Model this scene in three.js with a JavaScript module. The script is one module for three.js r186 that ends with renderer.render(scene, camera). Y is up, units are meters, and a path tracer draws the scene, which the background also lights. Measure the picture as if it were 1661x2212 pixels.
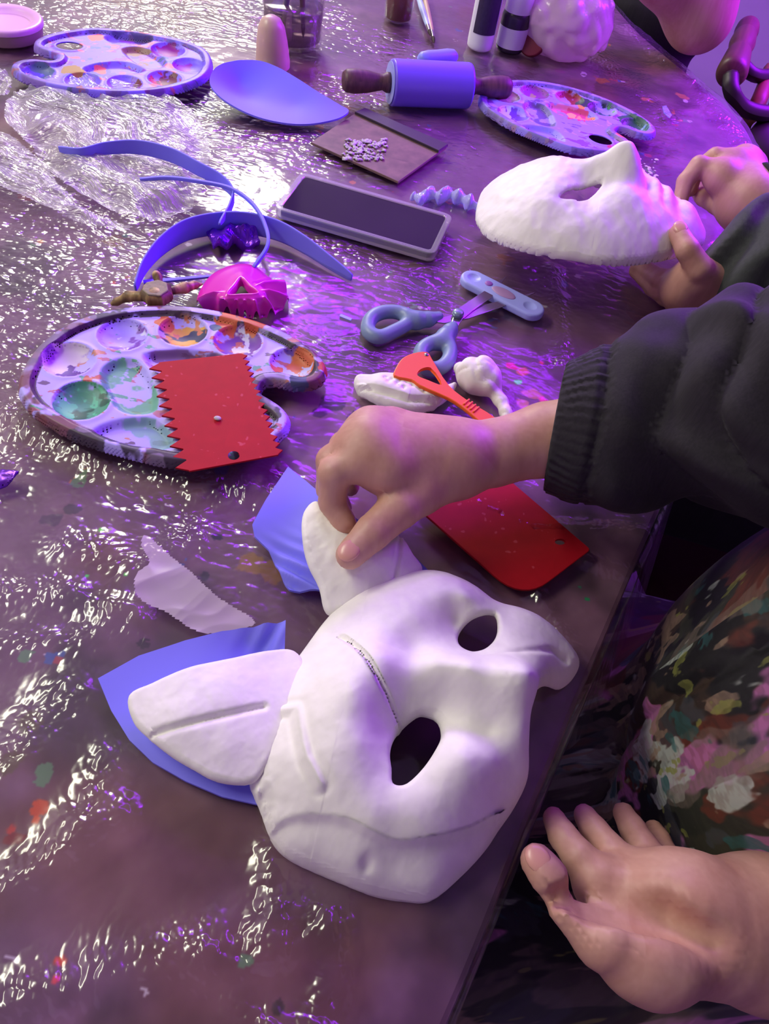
import * as THREE from 'three';
import { RoundedBoxGeometry } from 'three/addons/geometries/RoundedBoxGeometry.js';
import { mergeGeometries } from 'three/addons/utils/BufferGeometryUtils.js';
import { RectAreaLightUniformsLib } from 'three/addons/lights/RectAreaLightUniformsLib.js';

// ---------------------------------------------------------------- camera, light, exposure
const scene = new THREE.Scene();
scene.background = new THREE.Color(0x000000);
const T = 0.75;                       // height of the table top
const EYE = 0.43;                     // camera above the table top
const PITCH = 52, ROLL = 12, F = 1597;
const camera = new THREE.PerspectiveCamera(2 * Math.atan(1106 / F) * 180 / Math.PI, 1661 / 2212, 0.02, 30);
camera.position.set(0, T + EYE, 0);
camera.rotation.set(-PITCH * Math.PI / 180, 0, ROLL * Math.PI / 180, 'XYZ');
camera.updateMatrixWorld(true);
scene.add(camera);
const renderer = new THREE.WebGLRenderer();
renderer.toneMapping = THREE.LinearToneMapping;
renderer.toneMappingExposure = 0.96;
renderer.shadowMap.enabled = true;
RectAreaLightUniformsLib.init();
const CEIL = 2.75, BACK = -2.5, FRONT = 1.9, LEFT = -2.5, RIGHT = 2.1;
const VIOLET = new THREE.Color().setRGB(0.34, 0.01, 1.0);
const WHITE = new THREE.Color().setRGB(1.0, 1.0, 0.78);
// every lamp: a glowing mesh plus an area light of its size and colour just in front of it
const LAMPS = [
  // name, label, category, group, centre, target, width, height, colour, radiance
  ['wall_lamp', 'square white light panel high on the back wall', 'lamp', null, [-0.92, 1.78, BACK + 0.08], [-0.92, 1.78, 1], 0.6, 0.5, WHITE, 26],
  ['ceiling_lamp', 'long white ceiling lamp above the left side of the table', 'lamp', null, [-1.85, CEIL - 0.05, -0.6], [-1.85, 0, -0.6], 0.4, 1.4, WHITE, 25],
  ['led_flood_lamp', 'violet flood lamp standing beyond the far right corner of the table', 'lamp', null, [1.0, 1.36, -1.75], [0.1, T, -0.6], 0.5, 0.3, VIOLET, 56],
  ['led_panel_lamp', 'square violet light panel hanging at the far right, turned to the back wall', 'lamp', null, [1.15, 1.9, -1.35], [0.75, 0.3, -2.5], 0.6, 0.5, VIOLET, 36],
  ['led_strip_lamp', 'long violet light strip under the ceiling along the back wall', 'lamp', null, [0.35, 2.5, BACK + 0.06], [0.35, 2.5, 1], 3.0, 0.10, VIOLET, 32],
  ['led_spot_lamp', 'violet spot lamp high on the back wall, left of the pair', 'lamp', null, [-0.55, 2.22, BACK + 0.14], [-0.2, T, -0.5], 0.16, 0.07, VIOLET, 70],
  ['led_spot_lamp', 'violet spot lamp high on the back wall, right of the pair', 'lamp', null, [-0.28, 2.22, BACK + 0.14], [0, T, -0.5], 0.16, 0.07, VIOLET, 70],
];
// ---------------------------------------------------------------- helpers
const V3 = (x, y, z) => new THREE.Vector3(x, y, z);
// point at a height above the table top, found from where it stands in the photograph
function W(px, py, h = 0) {
  const d = V3((px - 830.5) / F, -(py - 1106) / F, -1).applyQuaternion(camera.quaternion);
  const t = (h - EYE) / d.y;
  return V3(d.x * t, T + h, d.z * t);
}
const taken = {};
function numbered(n) { const k = taken[n] = (taken[n] ?? -1) + 1; return k ? n + '_' + String(k).padStart(3, '0') : n; }
function thing(name, label, category, group, pos) {
  const o = new THREE.Group(); o.name = numbered(name); o.userData = { label, category };
  if (group) o.userData.group = group;
  if (pos) o.position.copy(pos);
  scene.add(o); return o;
}
function part(name, geo, mat, parent, label) {
  const m = new THREE.Mesh(geo, mat); m.name = name; m.castShadow = m.receiveShadow = true;
  if (label) m.userData.label = label;
  if (parent && parent.isObject3D) {                      // parts are written in world metres; take off the base of their thing
    parent.updateMatrixWorld(true);
    if (!m.userData.local) { const inv = parent.matrixWorld.clone().invert(); m.applyMatrix4(inv); }
    parent.add(m);
  }
  return m;
}
function single(name, geo, mat, label, category, group) {
  geo.computeBoundingBox(); const b = geo.boundingBox, c = V3((b.min.x + b.max.x) / 2, b.min.y, (b.min.z + b.max.z) / 2); geo.translate(-c.x, -c.y, -c.z);
  const m = part(numbered(name), geo, mat); m.position.copy(c); m.userData = { label, category }; if (group) m.userData.group = group;
  scene.add(m); return m;
}
function struct(name, geo, mat) { const m = part(name, geo, mat); m.userData = { kind: 'structure' }; scene.add(m); return m; }
// seeded noise
const hash = (x, y, z) => { let h = (x * 374761393 + y * 668265263 + z * 1274126177) | 0; h = Math.imul(h ^ (h >>> 13), 1274126177); return ((h ^ (h >>> 16)) >>> 0) / 4294967296; };
const sm = t => t * t * (3 - 2 * t), lerp = (a, b, t) => a + (b - a) * t, clamp = (v, a, b) => v < a ? a : v > b ? b : v;
function noise(x, y = 0, z = 0) {
  const i = Math.floor(x), j = Math.floor(y), k = Math.floor(z), u = sm(x - i), v = sm(y - j), w = sm(z - k);
  const p = (a, b) => lerp(lerp(hash(i, j + a, k + b), hash(i + 1, j + a, k + b), u), 0, 0);
  return lerp(lerp(p(0, 0), p(1, 0), v), lerp(p(0, 1), p(1, 1), v), w);
}
function noise2(x, y, s = 0) {
  const i = Math.floor(x), j = Math.floor(y), u = sm(x - i), v = sm(y - j);
  return lerp(lerp(hash(i, j, s), hash(i + 1, j, s), u), lerp(hash(i, j + 1, s), hash(i + 1, j + 1, s), u), v);
}
function fbm(x, y, s = 0, n = 4) { let a = 0, w = 0.5, t = 0; for (let k = 0; k < n; k++) { a += w * noise2(x, y, s + k); t += w; x *= 2.03; y *= 2.03; w *= 0.5; } return a / t; }
function cells(x, y, s = 0) { const i = Math.floor(x), j = Math.floor(y); let d = 9; for (let a = -1; a < 2; a++) for (let b = -1; b < 2; b++) { const q = hash(i + a, j + b, s), r = hash(i + a, j + b, s + 57), u = i + a + q - x, v = j + b + r - y, e = u * u + v * v; if (e < d) d = e; } return d; }
function ridge(x, y, s = 0, n = 3) { let a = 0, w = 0.5, t = 0; for (let k = 0; k < n; k++) { a += w * Math.abs(noise2(x, y, s + k) * 2 - 1); t += w; x *= 1.9; y *= 1.9; w *= 0.55; } return 1 - a / t; }
const step = (a, b, v) => sm(clamp((v - a) / (b - a), 0, 1));
let seed = 7; const rnd = () => { seed = (seed * 1664525 + 1013904223) >>> 0; return seed / 4294967296; };
// textures
function tex(w, h, fn, srgb = true) {
  const d = new Uint8Array(w * h * 4);
  for (let j = 0; j < h; j++) for (let i = 0; i < w; i++) { const c = fn((i + 0.5) / w, (j + 0.5) / h); const o = (j * w + i) * 4; d[o] = clamp(c[0], 0, 255); d[o + 1] = clamp(c[1], 0, 255); d[o + 2] = clamp(c[2], 0, 255); d[o + 3] = 255; }
  const t = new THREE.DataTexture(d, w, h); t.magFilter = t.minFilter = THREE.LinearFilter; t.wrapS = t.wrapT = THREE.RepeatWrapping;
  if (srgb) t.colorSpace = THREE.SRGBColorSpace; t.needsUpdate = true; return t;
}
const mixc = (a, b, t) => [a[0] + (b[0] - a[0]) * t, a[1] + (b[1] - a[1]) * t, a[2] + (b[2] - a[2]) * t];
// a mesh of the zero level of a field: inside where f < 0
function net(f, lo, hi, c, skip = true) {
  const nx = Math.ceil((hi[0] - lo[0]) / c) + 1, ny = Math.ceil((hi[1] - lo[1]) / c) + 1, nz = Math.ceil((hi[2] - lo[2]) / c) + 1;
  const v = new Float32Array(nx * ny * nz), at = (i, j, k) => (k * ny + j) * nx + i;
  const B = 6;
  if (skip) {
    for (let k0 = 0; k0 < nz; k0 += B) for (let j0 = 0; j0 < ny; j0 += B) for (let i0 = 0; i0 < nx; i0 += B) {
      const m = f(lo[0] + (i0 + (B - 1) / 2) * c, lo[1] + (j0 + (B - 1) / 2) * c, lo[2] + (k0 + (B - 1) / 2) * c);
      const far = Math.abs(m) > B * c * 1.25;
      for (let k = k0; k < Math.min(k0 + B, nz); k++) for (let j = j0; j < Math.min(j0 + B, ny); j++) for (let i = i0; i < Math.min(i0 + B, nx); i++)
        v[at(i, j, k)] = far ? m : f(lo[0] + i * c, lo[1] + j * c, lo[2] + k * c, i, k);
    }
  } else for (let k = 0; k < nz; k++) for (let j = 0; j < ny; j++) for (let i = 0; i < nx; i++) v[at(i, j, k)] = f(lo[0] + i * c, lo[1] + j * c, lo[2] + k * c, i, k);
  const id = new Int32Array(nx * ny * nz).fill(-1), P = [], N = [], I = [], U = [];
  const cs = new Float64Array(8);
  const E = [[0, 1], [2, 3], [4, 5], [6, 7], [0, 2], [1, 3], [4, 6], [5, 7], [0, 4], [1, 5], [2, 6], [3, 7]];
  for (let k = 0; k < nz - 1; k++) for (let j = 0; j < ny - 1; j++) for (let i = 0; i < nx - 1; i++) {
    let neg = 0; const o = at(i, j, k);
    cs[0] = v[o]; cs[1] = v[o + 1]; cs[2] = v[o + nx]; cs[3] = v[o + nx + 1];
    const q = o + nx * ny; cs[4] = v[q]; cs[5] = v[q + 1]; cs[6] = v[q + nx]; cs[7] = v[q + nx + 1];
    for (let m = 0; m < 8; m++) if (cs[m] < 0) neg++;
    if (neg === 0 || neg === 8) continue;
    let x = 0, y = 0, z = 0, n = 0;
    for (const [a, b] of E) if ((cs[a] < 0) !== (cs[b] < 0)) {
      const t = cs[a] / (cs[a] - cs[b]);
      x += (a & 1) + ((b & 1) - (a & 1)) * t; y += ((a >> 1) & 1) + (((b >> 1) & 1) - ((a >> 1) & 1)) * t; z += ((a >> 2) & 1) + (((b >> 2) & 1) - ((a >> 2) & 1)) * t; n++;
    }
    id[o] = P.length / 3; x /= n; y /= n; z /= n;
    const wx = lo[0] + (i + x) * c, wy = lo[1] + (j + y) * c, wz = lo[2] + (k + z) * c;
    P.push(wx, wy, wz); U.push(wx, wz);
    let gx = cs[1] + cs[3] + cs[5] + cs[7] - cs[0] - cs[2] - cs[4] - cs[6], gy = cs[2] + cs[3] + cs[6] + cs[7] - cs[0] - cs[1] - cs[4] - cs[5], gz = cs[4] + cs[5] + cs[6] + cs[7] - cs[0] - cs[1] - cs[2] - cs[3];
    const l = Math.hypot(gx, gy, gz) || 1; N.push(gx / l, gy / l, gz / l);
  }
  const quad = (a, b, d, e, flip) => { if (a < 0 || b < 0 || d < 0 || e < 0) return; if (flip) I.push(a, d, b, a, e, d); else I.push(a, b, d, a, d, e); };
  for (let k = 1; k < nz - 1; k++) for (let j = 1; j < ny - 1; j++) for (let i = 1; i < nx - 1; i++) {
    const o = at(i, j, k), s = v[o] < 0;
    if (s !== (v[o + 1] < 0)) quad(id[o], id[at(i, j - 1, k)], id[at(i, j - 1, k - 1)], id[at(i, j, k - 1)], s);
    if (s !== (v[o + nx] < 0)) quad(id[o], id[at(i, j, k - 1)], id[at(i - 1, j, k - 1)], id[at(i - 1, j, k)], s);
    if (s !== (v[o + nx * ny] < 0)) quad(id[o], id[at(i - 1, j, k)], id[at(i - 1, j - 1, k)], id[at(i, j - 1, k)], s);
  }
  // the windings above face inward for s: flip once so that faces agree with the gradient
  const g = new THREE.BufferGeometry();
  let bad = 0; for (let t = 0; t < Math.min(I.length, 3000); t += 3) {
    const a = I[t] * 3, b = I[t + 1] * 3, d = I[t + 2] * 3;
    const ux = P[b] - P[a], uy = P[b + 1] - P[a + 1], uz = P[b + 2] - P[a + 2], vx = P[d] - P[a], vy = P[d + 1] - P[a + 1], vz = P[d + 2] - P[a + 2];
    const s = (uy * vz - uz * vy) * N[a] + (uz * vx - ux * vz) * N[a + 1] + (ux * vy - uy * vx) * N[a + 2]; bad += s < 0 ? 1 : -1;
  }
  if (bad > 0) for (let t = 0; t < I.length; t += 3) { const q = I[t + 1]; I[t + 1] = I[t + 2]; I[t + 2] = q; }
  g.setAttribute('position', new THREE.Float32BufferAttribute(P, 3)); g.setAttribute('normal', new THREE.Float32BufferAttribute(N, 3)); g.setAttribute('uv', new THREE.Float32BufferAttribute(U, 2)); g.setIndex(I);
  return g;
}
const smin = (a, b, k) => { const h = clamp(0.5 + 0.5 * (b - a) / k, 0, 1); return lerp(b, a, h) - k * h * (1 - h); };
// distance to a tapered bone between [x, y, z, r] points
function bone(x, y, z, a, b) {
  const bx = b[0] - a[0], by = b[1] - a[1], bz = b[2] - a[2], px = x - a[0], py = y - a[1], pz = z - a[2];
  const h = clamp((px * bx + py * by + pz * bz) / (bx * bx + by * by + bz * bz + 1e-12), 0, 1);
  return Math.hypot(px - bx * h, py - by * h, pz - bz * h) - lerp(a[3], b[3], h);
}
const J = (px, py, h, r) => { const p = W(px, py, h); return [p.x, p.y, p.z, r]; };
function chain(x, y, z, c, k = 0) { let d = 1e9; for (let i = 0; i + 1 < c.length; i++) { const e = bone(x, y, z, c[i], c[i + 1]); d = k ? smin(d, e, k) : Math.min(d, e); } return d; }
function bounds(list, m) { const lo = [1e9, 1e9, 1e9], hi = [-1e9, -1e9, -1e9]; for (const p of list) for (let i = 0; i < 3; i++) { lo[i] = Math.min(lo[i], p[i] - (p[3] ?? 0) - m); hi[i] = Math.max(hi[i], p[i] + (p[3] ?? 0) + m); } return [lo, hi]; }
// thin plate spline through [x, z, h] points
function spline2(pts) {
  const n = pts.length, m = n + 3, A = []; const phi = r2 => r2 < 1e-14 ? 0 : 0.5 * r2 * Math.log(r2);
  for (let i = 0; i < m; i++) A.push(new Float64Array(m + 1));
  for (let i = 0; i < n; i++) {
    for (let j = 0; j < n; j++) A[i][j] = phi((pts[i][0] - pts[j][0]) ** 2 + (pts[i][1] - pts[j][1]) ** 2);
    A[i][i] += 1e-6; A[i][n] = A[n][i] = 1; A[i][n + 1] = A[n + 1][i] = pts[i][0]; A[i][n + 2] = A[n + 2][i] = pts[i][1]; A[i][m] = pts[i][2];
  }
  for (let i = 0; i < m; i++) {
    let p = i; for (let j = i + 1; j < m; j++) if (Math.abs(A[j][i]) > Math.abs(A[p][i])) p = j; [A[i], A[p]] = [A[p], A[i]];
    for (let j = i + 1; j < m; j++) { const q = A[j][i] / A[i][i]; if (q) for (let k = i; k <= m; k++) A[j][k] -= q * A[i][k]; }
  }
  const w = new Float64Array(m); for (let i = m - 1; i >= 0; i--) { let s = A[i][m]; for (let k = i + 1; k < m; k++) s -= A[i][k] * w[k]; w[i] = s / A[i][i]; }
  return (x, z) => { let s = w[n] + w[n + 1] * x + w[n + 2] * z; for (let i = 0; i < n; i++) s += w[i] * phi((x - pts[i][0]) ** 2 + (z - pts[i][1]) ** 2); return s; };
}
function smooth2(poly, n = 5) { const c = new THREE.CatmullRomCurve3(poly.map(p => V3(p[0], 0, p[1])), true, 'centripetal'); return c.getPoints(poly.length * n).slice(0, -1).map(p => [p.x, p.z]); }
function inPoly(poly, x, z) {     // signed distance, negative inside
  let d = 1e9, inside = false;
  for (let i = 0, j = poly.length - 1; i < poly.length; j = i++) {
    const ax = poly[j][0], az = poly[j][1], bx = poly[i][0] - ax, bz = poly[i][1] - az, px = x - ax, pz = z - az;
    const h = clamp((px * bx + pz * bz) / (bx * bx + bz * bz + 1e-14), 0, 1); d = Math.min(d, (px - bx * h) ** 2 + (pz - bz * h) ** 2);
    if ((poly[i][1] > z) !== (poly[j][1] > z) && x < (poly[j][0] - poly[i][0]) * (z - poly[i][1]) / (poly[j][1] - poly[i][1]) + poly[i][0]) inside = !inside;
  }
  return inside ? -Math.sqrt(d) : Math.sqrt(d);
}
function lineDist(line, x, z) { let d = 1e9; for (let i = 0; i + 1 < line.length; i++) { const ax = line[i][0], az = line[i][1], bx = line[i + 1][0] - ax, bz = line[i + 1][1] - az; const h = clamp(((x - ax) * bx + (z - az) * bz) / (bx * bx + bz * bz + 1e-14), 0, 1); d = Math.min(d, Math.hypot(x - ax - bx * h, z - az - bz * h)); } return d; }
// a curved shell over the table: outline, height function, thickness; y from the table top
function shell({ poly, holes = [], height, t = 0.004, cell = 0.002, under = null }) {
  const xs = poly.map(p => p[0]), zs = poly.map(p => p[1]), m = cell * 3;
  const lo = [Math.min(...xs) - m, 0, Math.min(...zs) - m], hi = [Math.max(...xs) + m, 0, Math.max(...zs) + m];
  const nx = Math.ceil((hi[0] - lo[0]) / cell) + 1, nz = Math.ceil((hi[2] - lo[2]) / cell) + 1;
  const Hh = new Float32Array(nx * nz), D = new Float32Array(nx * nz), K = new Float32Array(nx * nz); let a = 1e9, b = -1e9;
  for (let k = 0; k < nz; k++) for (let i = 0; i < nx; i++) {
    const x = lo[0] + i * cell, z = lo[2] + k * cell; let d = inPoly(poly, x, z);
    for (const q of holes) d = Math.max(d, -inPoly(q, x, z));
    const h = height(x, z, d); Hh[k * nx + i] = h; D[k * nx + i] = d; if (d < cell * 3) { a = Math.min(a, h); b = Math.max(b, h); }
  }
  for (let k = 0; k < nz; k++) for (let i = 0; i < nx; i++) { const i0 = Math.max(i - 1, 0), i1 = Math.min(i + 1, nx - 1), k0 = Math.max(k - 1, 0), k1 = Math.min(k + 1, nz - 1); const gx = (Hh[k * nx + i1] - Hh[k * nx + i0]) / ((i1 - i0) * cell), gz = (Hh[k1 * nx + i] - Hh[k0 * nx + i]) / ((k1 - k0) * cell); K[k * nx + i] = 1 / Math.sqrt(1 + gx * gx + gz * gz); }
  lo[1] = T + a - t - m; hi[1] = T + b + t + m;
  const r = t * 0.42;
  const g = net((x, y, z, i, k) => {
    const o = Math.min(k, nz - 1) * nx + Math.min(i, nx - 1); let e = y - T - Hh[o];
    const tt = t;
    const A = (Math.abs(e) * K[o] - tt / 2) + r, Bd = D[o] + r;
    return Math.min(Math.max(A, Bd), 0) + Math.hypot(Math.max(A, 0), Math.max(Bd, 0)) - r;
  }, lo, hi, cell, false);
  // away from the rims the normals follow the height itself
  const P = g.attributes.position, N = g.attributes.normal, S = (A, u, v) => { const i = clamp(Math.floor(u), 0, nx - 2), k = clamp(Math.floor(v), 0, nz - 2), a = u - i, b = v - k; return lerp(lerp(A[k * nx + i], A[k * nx + i + 1], a), lerp(A[(k + 1) * nx + i], A[(k + 1) * nx + i + 1], a), b); };
  for (let n = 0; n < P.count; n++) {
    const u = (P.getX(n) - lo[0]) / cell, v = (P.getZ(n) - lo[2]) / cell; if (S(D, u, v) > -Math.max(1.3 * r, cell * 1.3)) continue;
    const gx = (S(Hh, u + 1, v) - S(Hh, u - 1, v)) / (2 * cell), gz = (S(Hh, u, v + 1) - S(Hh, u, v - 1)) / (2 * cell), l = Math.hypot(gx, 1, gz), s = P.getY(n) - T > S(Hh, u, v) ? 1 : -1;
    N.setXYZ(n, -gx / l * s, s / l, -gz / l * s);
  }
  return g;
}
const wp = (list) => list.map(([px, py, h = 0]) => { const p = W(px, py, h); return [p.x, p.z, h]; });
const xz = (list) => list.map(p => [p[0], p[1]]);
// flat plate cut from an outline in plan, bevelled
function plate(poly, h, t, holes = [], bevel = 0.0005) {
  const s = new THREE.Shape(poly.map(p => new THREE.Vector2(p[0], -p[1]))); for (const q of holes) s.holes.push(new THREE.Path(q.map(p => new THREE.Vector2(p[0], -p[1]))));
  const g = new THREE.ExtrudeGeometry(s, { depth: t - 2 * bevel, bevelEnabled: bevel > 0, bevelSize: bevel, bevelThickness: bevel, bevelSegments: 2, steps: 1, curveSegments: 8 });
  g.rotateX(-Math.PI / 2); g.translate(0, T + h + bevel, 0); return g;
}
function ring(cx, cz, rx, rz, n = 20, rot = 0) { const o = []; for (let i = 0; i < n; i++) { const a = i / n * Math.PI * 2, u = Math.cos(a) * rx, v = Math.sin(a) * rz; o.push([cx + u * Math.cos(rot) - v * Math.sin(rot), cz + u * Math.sin(rot) + v * Math.cos(rot)]); } return o; }
// a swept bar: path of Vector3, size(t) -> [half width, half height], up stays vertical
function sweep(path, size, n = 60, m = 10, sq = 1, closed = false) {
  const c = new THREE.CatmullRomCurve3(path, closed, 'centripetal'), P = [], I = [], U = []; const up = V3(0, 1, 0);
  for (let i = 0; i <= n; i++) {
    const t = i / n, p = c.getPointAt(t), d = c.getTangentAt(t); let s = V3().crossVectors(d, up); if (s.length() < 1e-3) s = V3(1, 0, 0); s.normalize(); const b = V3().crossVectors(s, d).normalize();
    const [w, h] = size(t);
    for (let j = 0; j <= m; j++) { const a = j / m * Math.PI * 2, ca = Math.cos(a), sa = Math.sin(a), x = Math.sign(ca) * Math.abs(ca) ** sq * w, y = Math.sign(sa) * Math.abs(sa) ** sq * h; P.push(p.x + s.x * x + b.x * y, p.y + s.y * x + b.y * y, p.z + s.z * x + b.z * y); U.push(t, j / m); }
  }
  for (let i = 0; i < n; i++) for (let j = 0; j < m; j++) { const a = i * (m + 1) + j, b = a + m + 1; I.push(a, a + 1, b, b, a + 1, b + 1); }
  if (!closed) for (const [e, f] of [[0, 0], [n, 1]]) { const p = c.getPointAt(e / n), k = P.length / 3; P.push(p.x, p.y, p.z); U.push(0, 0); for (let j = 0; j < m; j++) { const a = e * (m + 1) + j; f ? I.push(a, a + 1, k) : I.push(a + 1, a, k); } }
  const g = new THREE.BufferGeometry(); g.setAttribute('position', new THREE.Float32BufferAttribute(P, 3)); g.setAttribute('uv', new THREE.Float32BufferAttribute(U, 2)); g.setIndex(I); g.computeVertexNormals(); return g;
}
function lathe(profile, base, axis = V3(0, 1, 0), seg = 40) { const g = new THREE.LatheGeometry(profile.map(p => new THREE.Vector2(Math.max(p[0], 1e-5), p[1])), seg); g.applyQuaternion(new THREE.Quaternion().setFromUnitVectors(V3(0, 1, 0), axis.clone().normalize())); g.translate(base.x, base.y, base.z); return g; }
// a thin sheet over an outline that is star-shaped about its middle: top, underside and rim
function fan(poly, height, t, rings = 36) {
  const n = poly.length, c = poly.reduce((a, q) => [a[0] + q[0] / n, a[1] + q[1] / n], [0, 0]), P = [], U = [], I = [];
  for (const s of [1, -1]) { const o = P.length / 3; for (let i = 0; i <= rings; i++) for (let j = 0; j <= n; j++) { const q = poly[j % n], r = i / rings, x = lerp(c[0], q[0], r), z = lerp(c[1], q[1], r); P.push(x, T + height(x, z) + s * t / 2, z); U.push(x, z); }
    for (let i = 0; i < rings; i++) for (let j = 0; j < n; j++) { const a = o + i * (n + 1) + j, b = a + n + 1; s > 0 ? I.push(a, a + 1, b, b, a + 1, b + 1) : I.push(a, b, a + 1, b, b + 1, a + 1); } }
  const o = P.length / 3; for (let j = 0; j <= n; j++) { const [x, z] = poly[j % n], y = T + height(x, z); for (const s of [1, -1]) { P.push(x, y + s * t / 2, z); U.push(x, z); } }
  for (let j = 0; j < n; j++) { const a = o + j * 2; I.push(a, a + 1, a + 2, a + 2, a + 1, a + 3); }
  const g = new THREE.BufferGeometry(); g.setAttribute('position', new THREE.Float32BufferAttribute(P, 3)); g.setAttribute('uv', new THREE.Float32BufferAttribute(U, 2)); g.setIndex(I); g.computeVertexNormals(); return g;
}
const std = (o) => new THREE.MeshPhysicalMaterial({ side: THREE.DoubleSide, ...o });
function box(w, h, d, x, y, z, r = 0.004) { const g = new RoundedBoxGeometry(w, h, d, 2, r); g.translate(x, y, z); return g; }
// ---------------------------------------------------------------- room shell
const wallTex = tex(256, 256, (u, v) => { const n = fbm(u * 14, v * 14, 3) * 16 + fbm(u * 60, v * 60, 9) * 10; return [176 + n, 168 + n, 178 + n]; });
const mWall = std({ map: wallTex, roughness: 0.85 });
const floorTex = tex(512, 512, (u, v) => { const n = fbm(u * 20, v * 20, 5) * 30, s = step(0.66, 0.72, fbm(u * 34, v * 34, 21)) * 40; return [84 + n - s, 74 + n - s, 78 + n - s]; });
const mFloor = std({ map: floorTex, roughness: 0.6 });
const mCeil = std({ color: 0x8f8a8e, roughness: 0.9 });
const RW = RIGHT - LEFT, RD = FRONT - BACK, RCX = (RIGHT + LEFT) / 2, RCZ = (FRONT + BACK) / 2;
struct('floor', new THREE.BoxGeometry(RW + 0.4, 0.1, RD + 0.4).translate(RCX, -0.05, RCZ), mFloor);
struct('ceiling', new THREE.BoxGeometry(RW + 0.4, 0.1, RD + 0.4).translate(RCX, CEIL + 0.05, RCZ), mCeil);
struct('wall_back', new THREE.BoxGeometry(RW + 0.4, CEIL, 0.12).translate(RCX, CEIL / 2, BACK - 0.06), mWall);
struct('wall_front', new THREE.BoxGeometry(RW + 0.4, CEIL, 0.12).translate(RCX, CEIL / 2, FRONT + 0.06), mWall);
struct('wall_left', new THREE.BoxGeometry(0.12, CEIL, RD).translate(LEFT - 0.06, CEIL / 2, RCZ), mWall);
struct('wall_right', new THREE.BoxGeometry(0.12, CEIL, RD).translate(RIGHT + 0.06, CEIL / 2, RCZ), mWall);
const mHousing = std({ color: 0x2a2a2e, roughness: 0.5 });
for (const [name, label, cat, group, c, to, w, h, col, L] of LAMPS) {
  const o = thing(name, label, cat, group); o.position.set(...c); o.lookAt(V3(...to).lengthSq() ? V3(...to) : V3(0, 0, 1));
  if (name === 'ceiling_lamp') o.rotation.set(Math.PI / 2, 0, 0);
  const a = new THREE.Mesh(new RoundedBoxGeometry(w + 0.03, h + 0.03, 0.03, 2, 0.006), mHousing); a.name = 'housing'; a.position.z = -0.02; o.add(a);
  const g = new THREE.Mesh(new THREE.PlaneGeometry(w, h), new THREE.MeshStandardMaterial({ color: 0x111111, emissive: col, emissiveIntensity: L * 0.25 })); g.name = 'lamp_panel'; g.position.z = -0.003; o.add(g);
  const l = new THREE.RectAreaLight(col, L, w, h); l.position.z = 0.004; l.rotation.y = Math.PI; l.name = name + '_glow'; o.add(l);
  for (const m of [a, g]) m.castShadow = m.receiveShadow = true;
}
// ---------------------------------------------------------------- table
const edgePx = [[1240, -60], [1385, 75], [1500, 170], [1590, 250], [1632, 330], [1640, 470], [1600, 640], [1530, 850], [1420, 1090], [1290, 1390], [1150, 1720], [960, 2190]];
let edge = edgePx.map(p => { const q = W(...p); return [q.x, q.z]; });
edge = edge.concat([[0.02, 0.10], [-0.06, 0.24], [-0.25, 0.33], [-0.6, 0.3], [-0.95, 0.1], [-1.1, -0.3], [-1.12, -0.8], [-1.02, -1.3], [-0.75, -1.65], [-0.35, -1.75], [0.0, -1.64]]);
const tableEdge = smooth2(edge, 8);
const TC = [-0.35, -0.72];
const SPOTS = [[1120, 820, 9, [40, 255, 60]], [1105, 785, 12, [235, 30, 110]], [1130, 800, 14, [220, 90, 60]], [1170, 780, 6, [230, 40, 80]], [1150, 850, 16, [190, 110, 80]], [1180, 865, 14, [205, 70, 70]], [1130, 870, 14, [200, 120, 95]], [1172, 860, 8, [235, 60, 110]],
  [85, 1745, 16, [200, 70, 30]], [75, 1770, 10, [215, 90, 40]], [130, 2070, 14, [215, 70, 40]], [120, 2110, 11, [220, 60, 70]], [30, 1810, 22, [120, 20, 30]], [20, 1790, 14, [180, 50, 40]], [245, 607, 9, [190, 40, 40]], [275, 595, 7, [150, 40, 35]], [60, 420, 22, [120, 40, 60]], [250, 515, 22, [110, 70, 50]], [270, 505, 8, [60, 110, 90]],
  [185, 1240, 6, [60, 230, 60]], [270, 1237, 6, [60, 230, 60]], [220, 1140, 8, [90, 235, 60]], [470, 1155, 10, [20, 20, 40]], [440, 1240, 12, [35, 30, 45]], [540, 1210, 30, [140, 98, 58]], [585, 1230, 24, [134, 92, 54]], [720, 870, 26, [30, 22, 30]], [780, 900, 24, [30, 22, 30]], [690, 890, 16, [40, 30, 35]], [600, 2180, 14, [60, 45, 35]], [1270, 1290, 7, [20, 140, 80]], [1255, 1265, 4, [30, 120, 80]],
  [1110, 60, 12, [190, 60, 120]], [1210, 150, 9, [120, 60, 100]], [1300, 170, 14, [150, 90, 40]], [1475, 205, 11, [170, 110, 60]], [1400, 212, 10, [170, 110, 60]], [1550, 195, 16, [120, 140, 120]], [1400, 365, 10, [90, 140, 80]], [1370, 352, 9, [150, 80, 70]], [150, 1095, 18, [60, 40, 60]], [110, 1120, 20, [70, 40, 70]], [60, 1560, 26, [90, 70, 60]], [20, 1650, 26, [95, 75, 60]], [1090, 555, 16, [120, 70, 50]], [700, 330, 8, [150, 80, 90]], [480, 1010, 16, [90, 70, 130]],
].map(([x, y, r, c], i) => { const p = W(x, y), q = W(x + r, y); return [p.x, p.z, Math.hypot(q.x - p.x, q.z - p.z), c, i]; });
const X0 = -1.15, Z0 = -1.78, SPAN = 2.2;
const TN = 1800;
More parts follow.
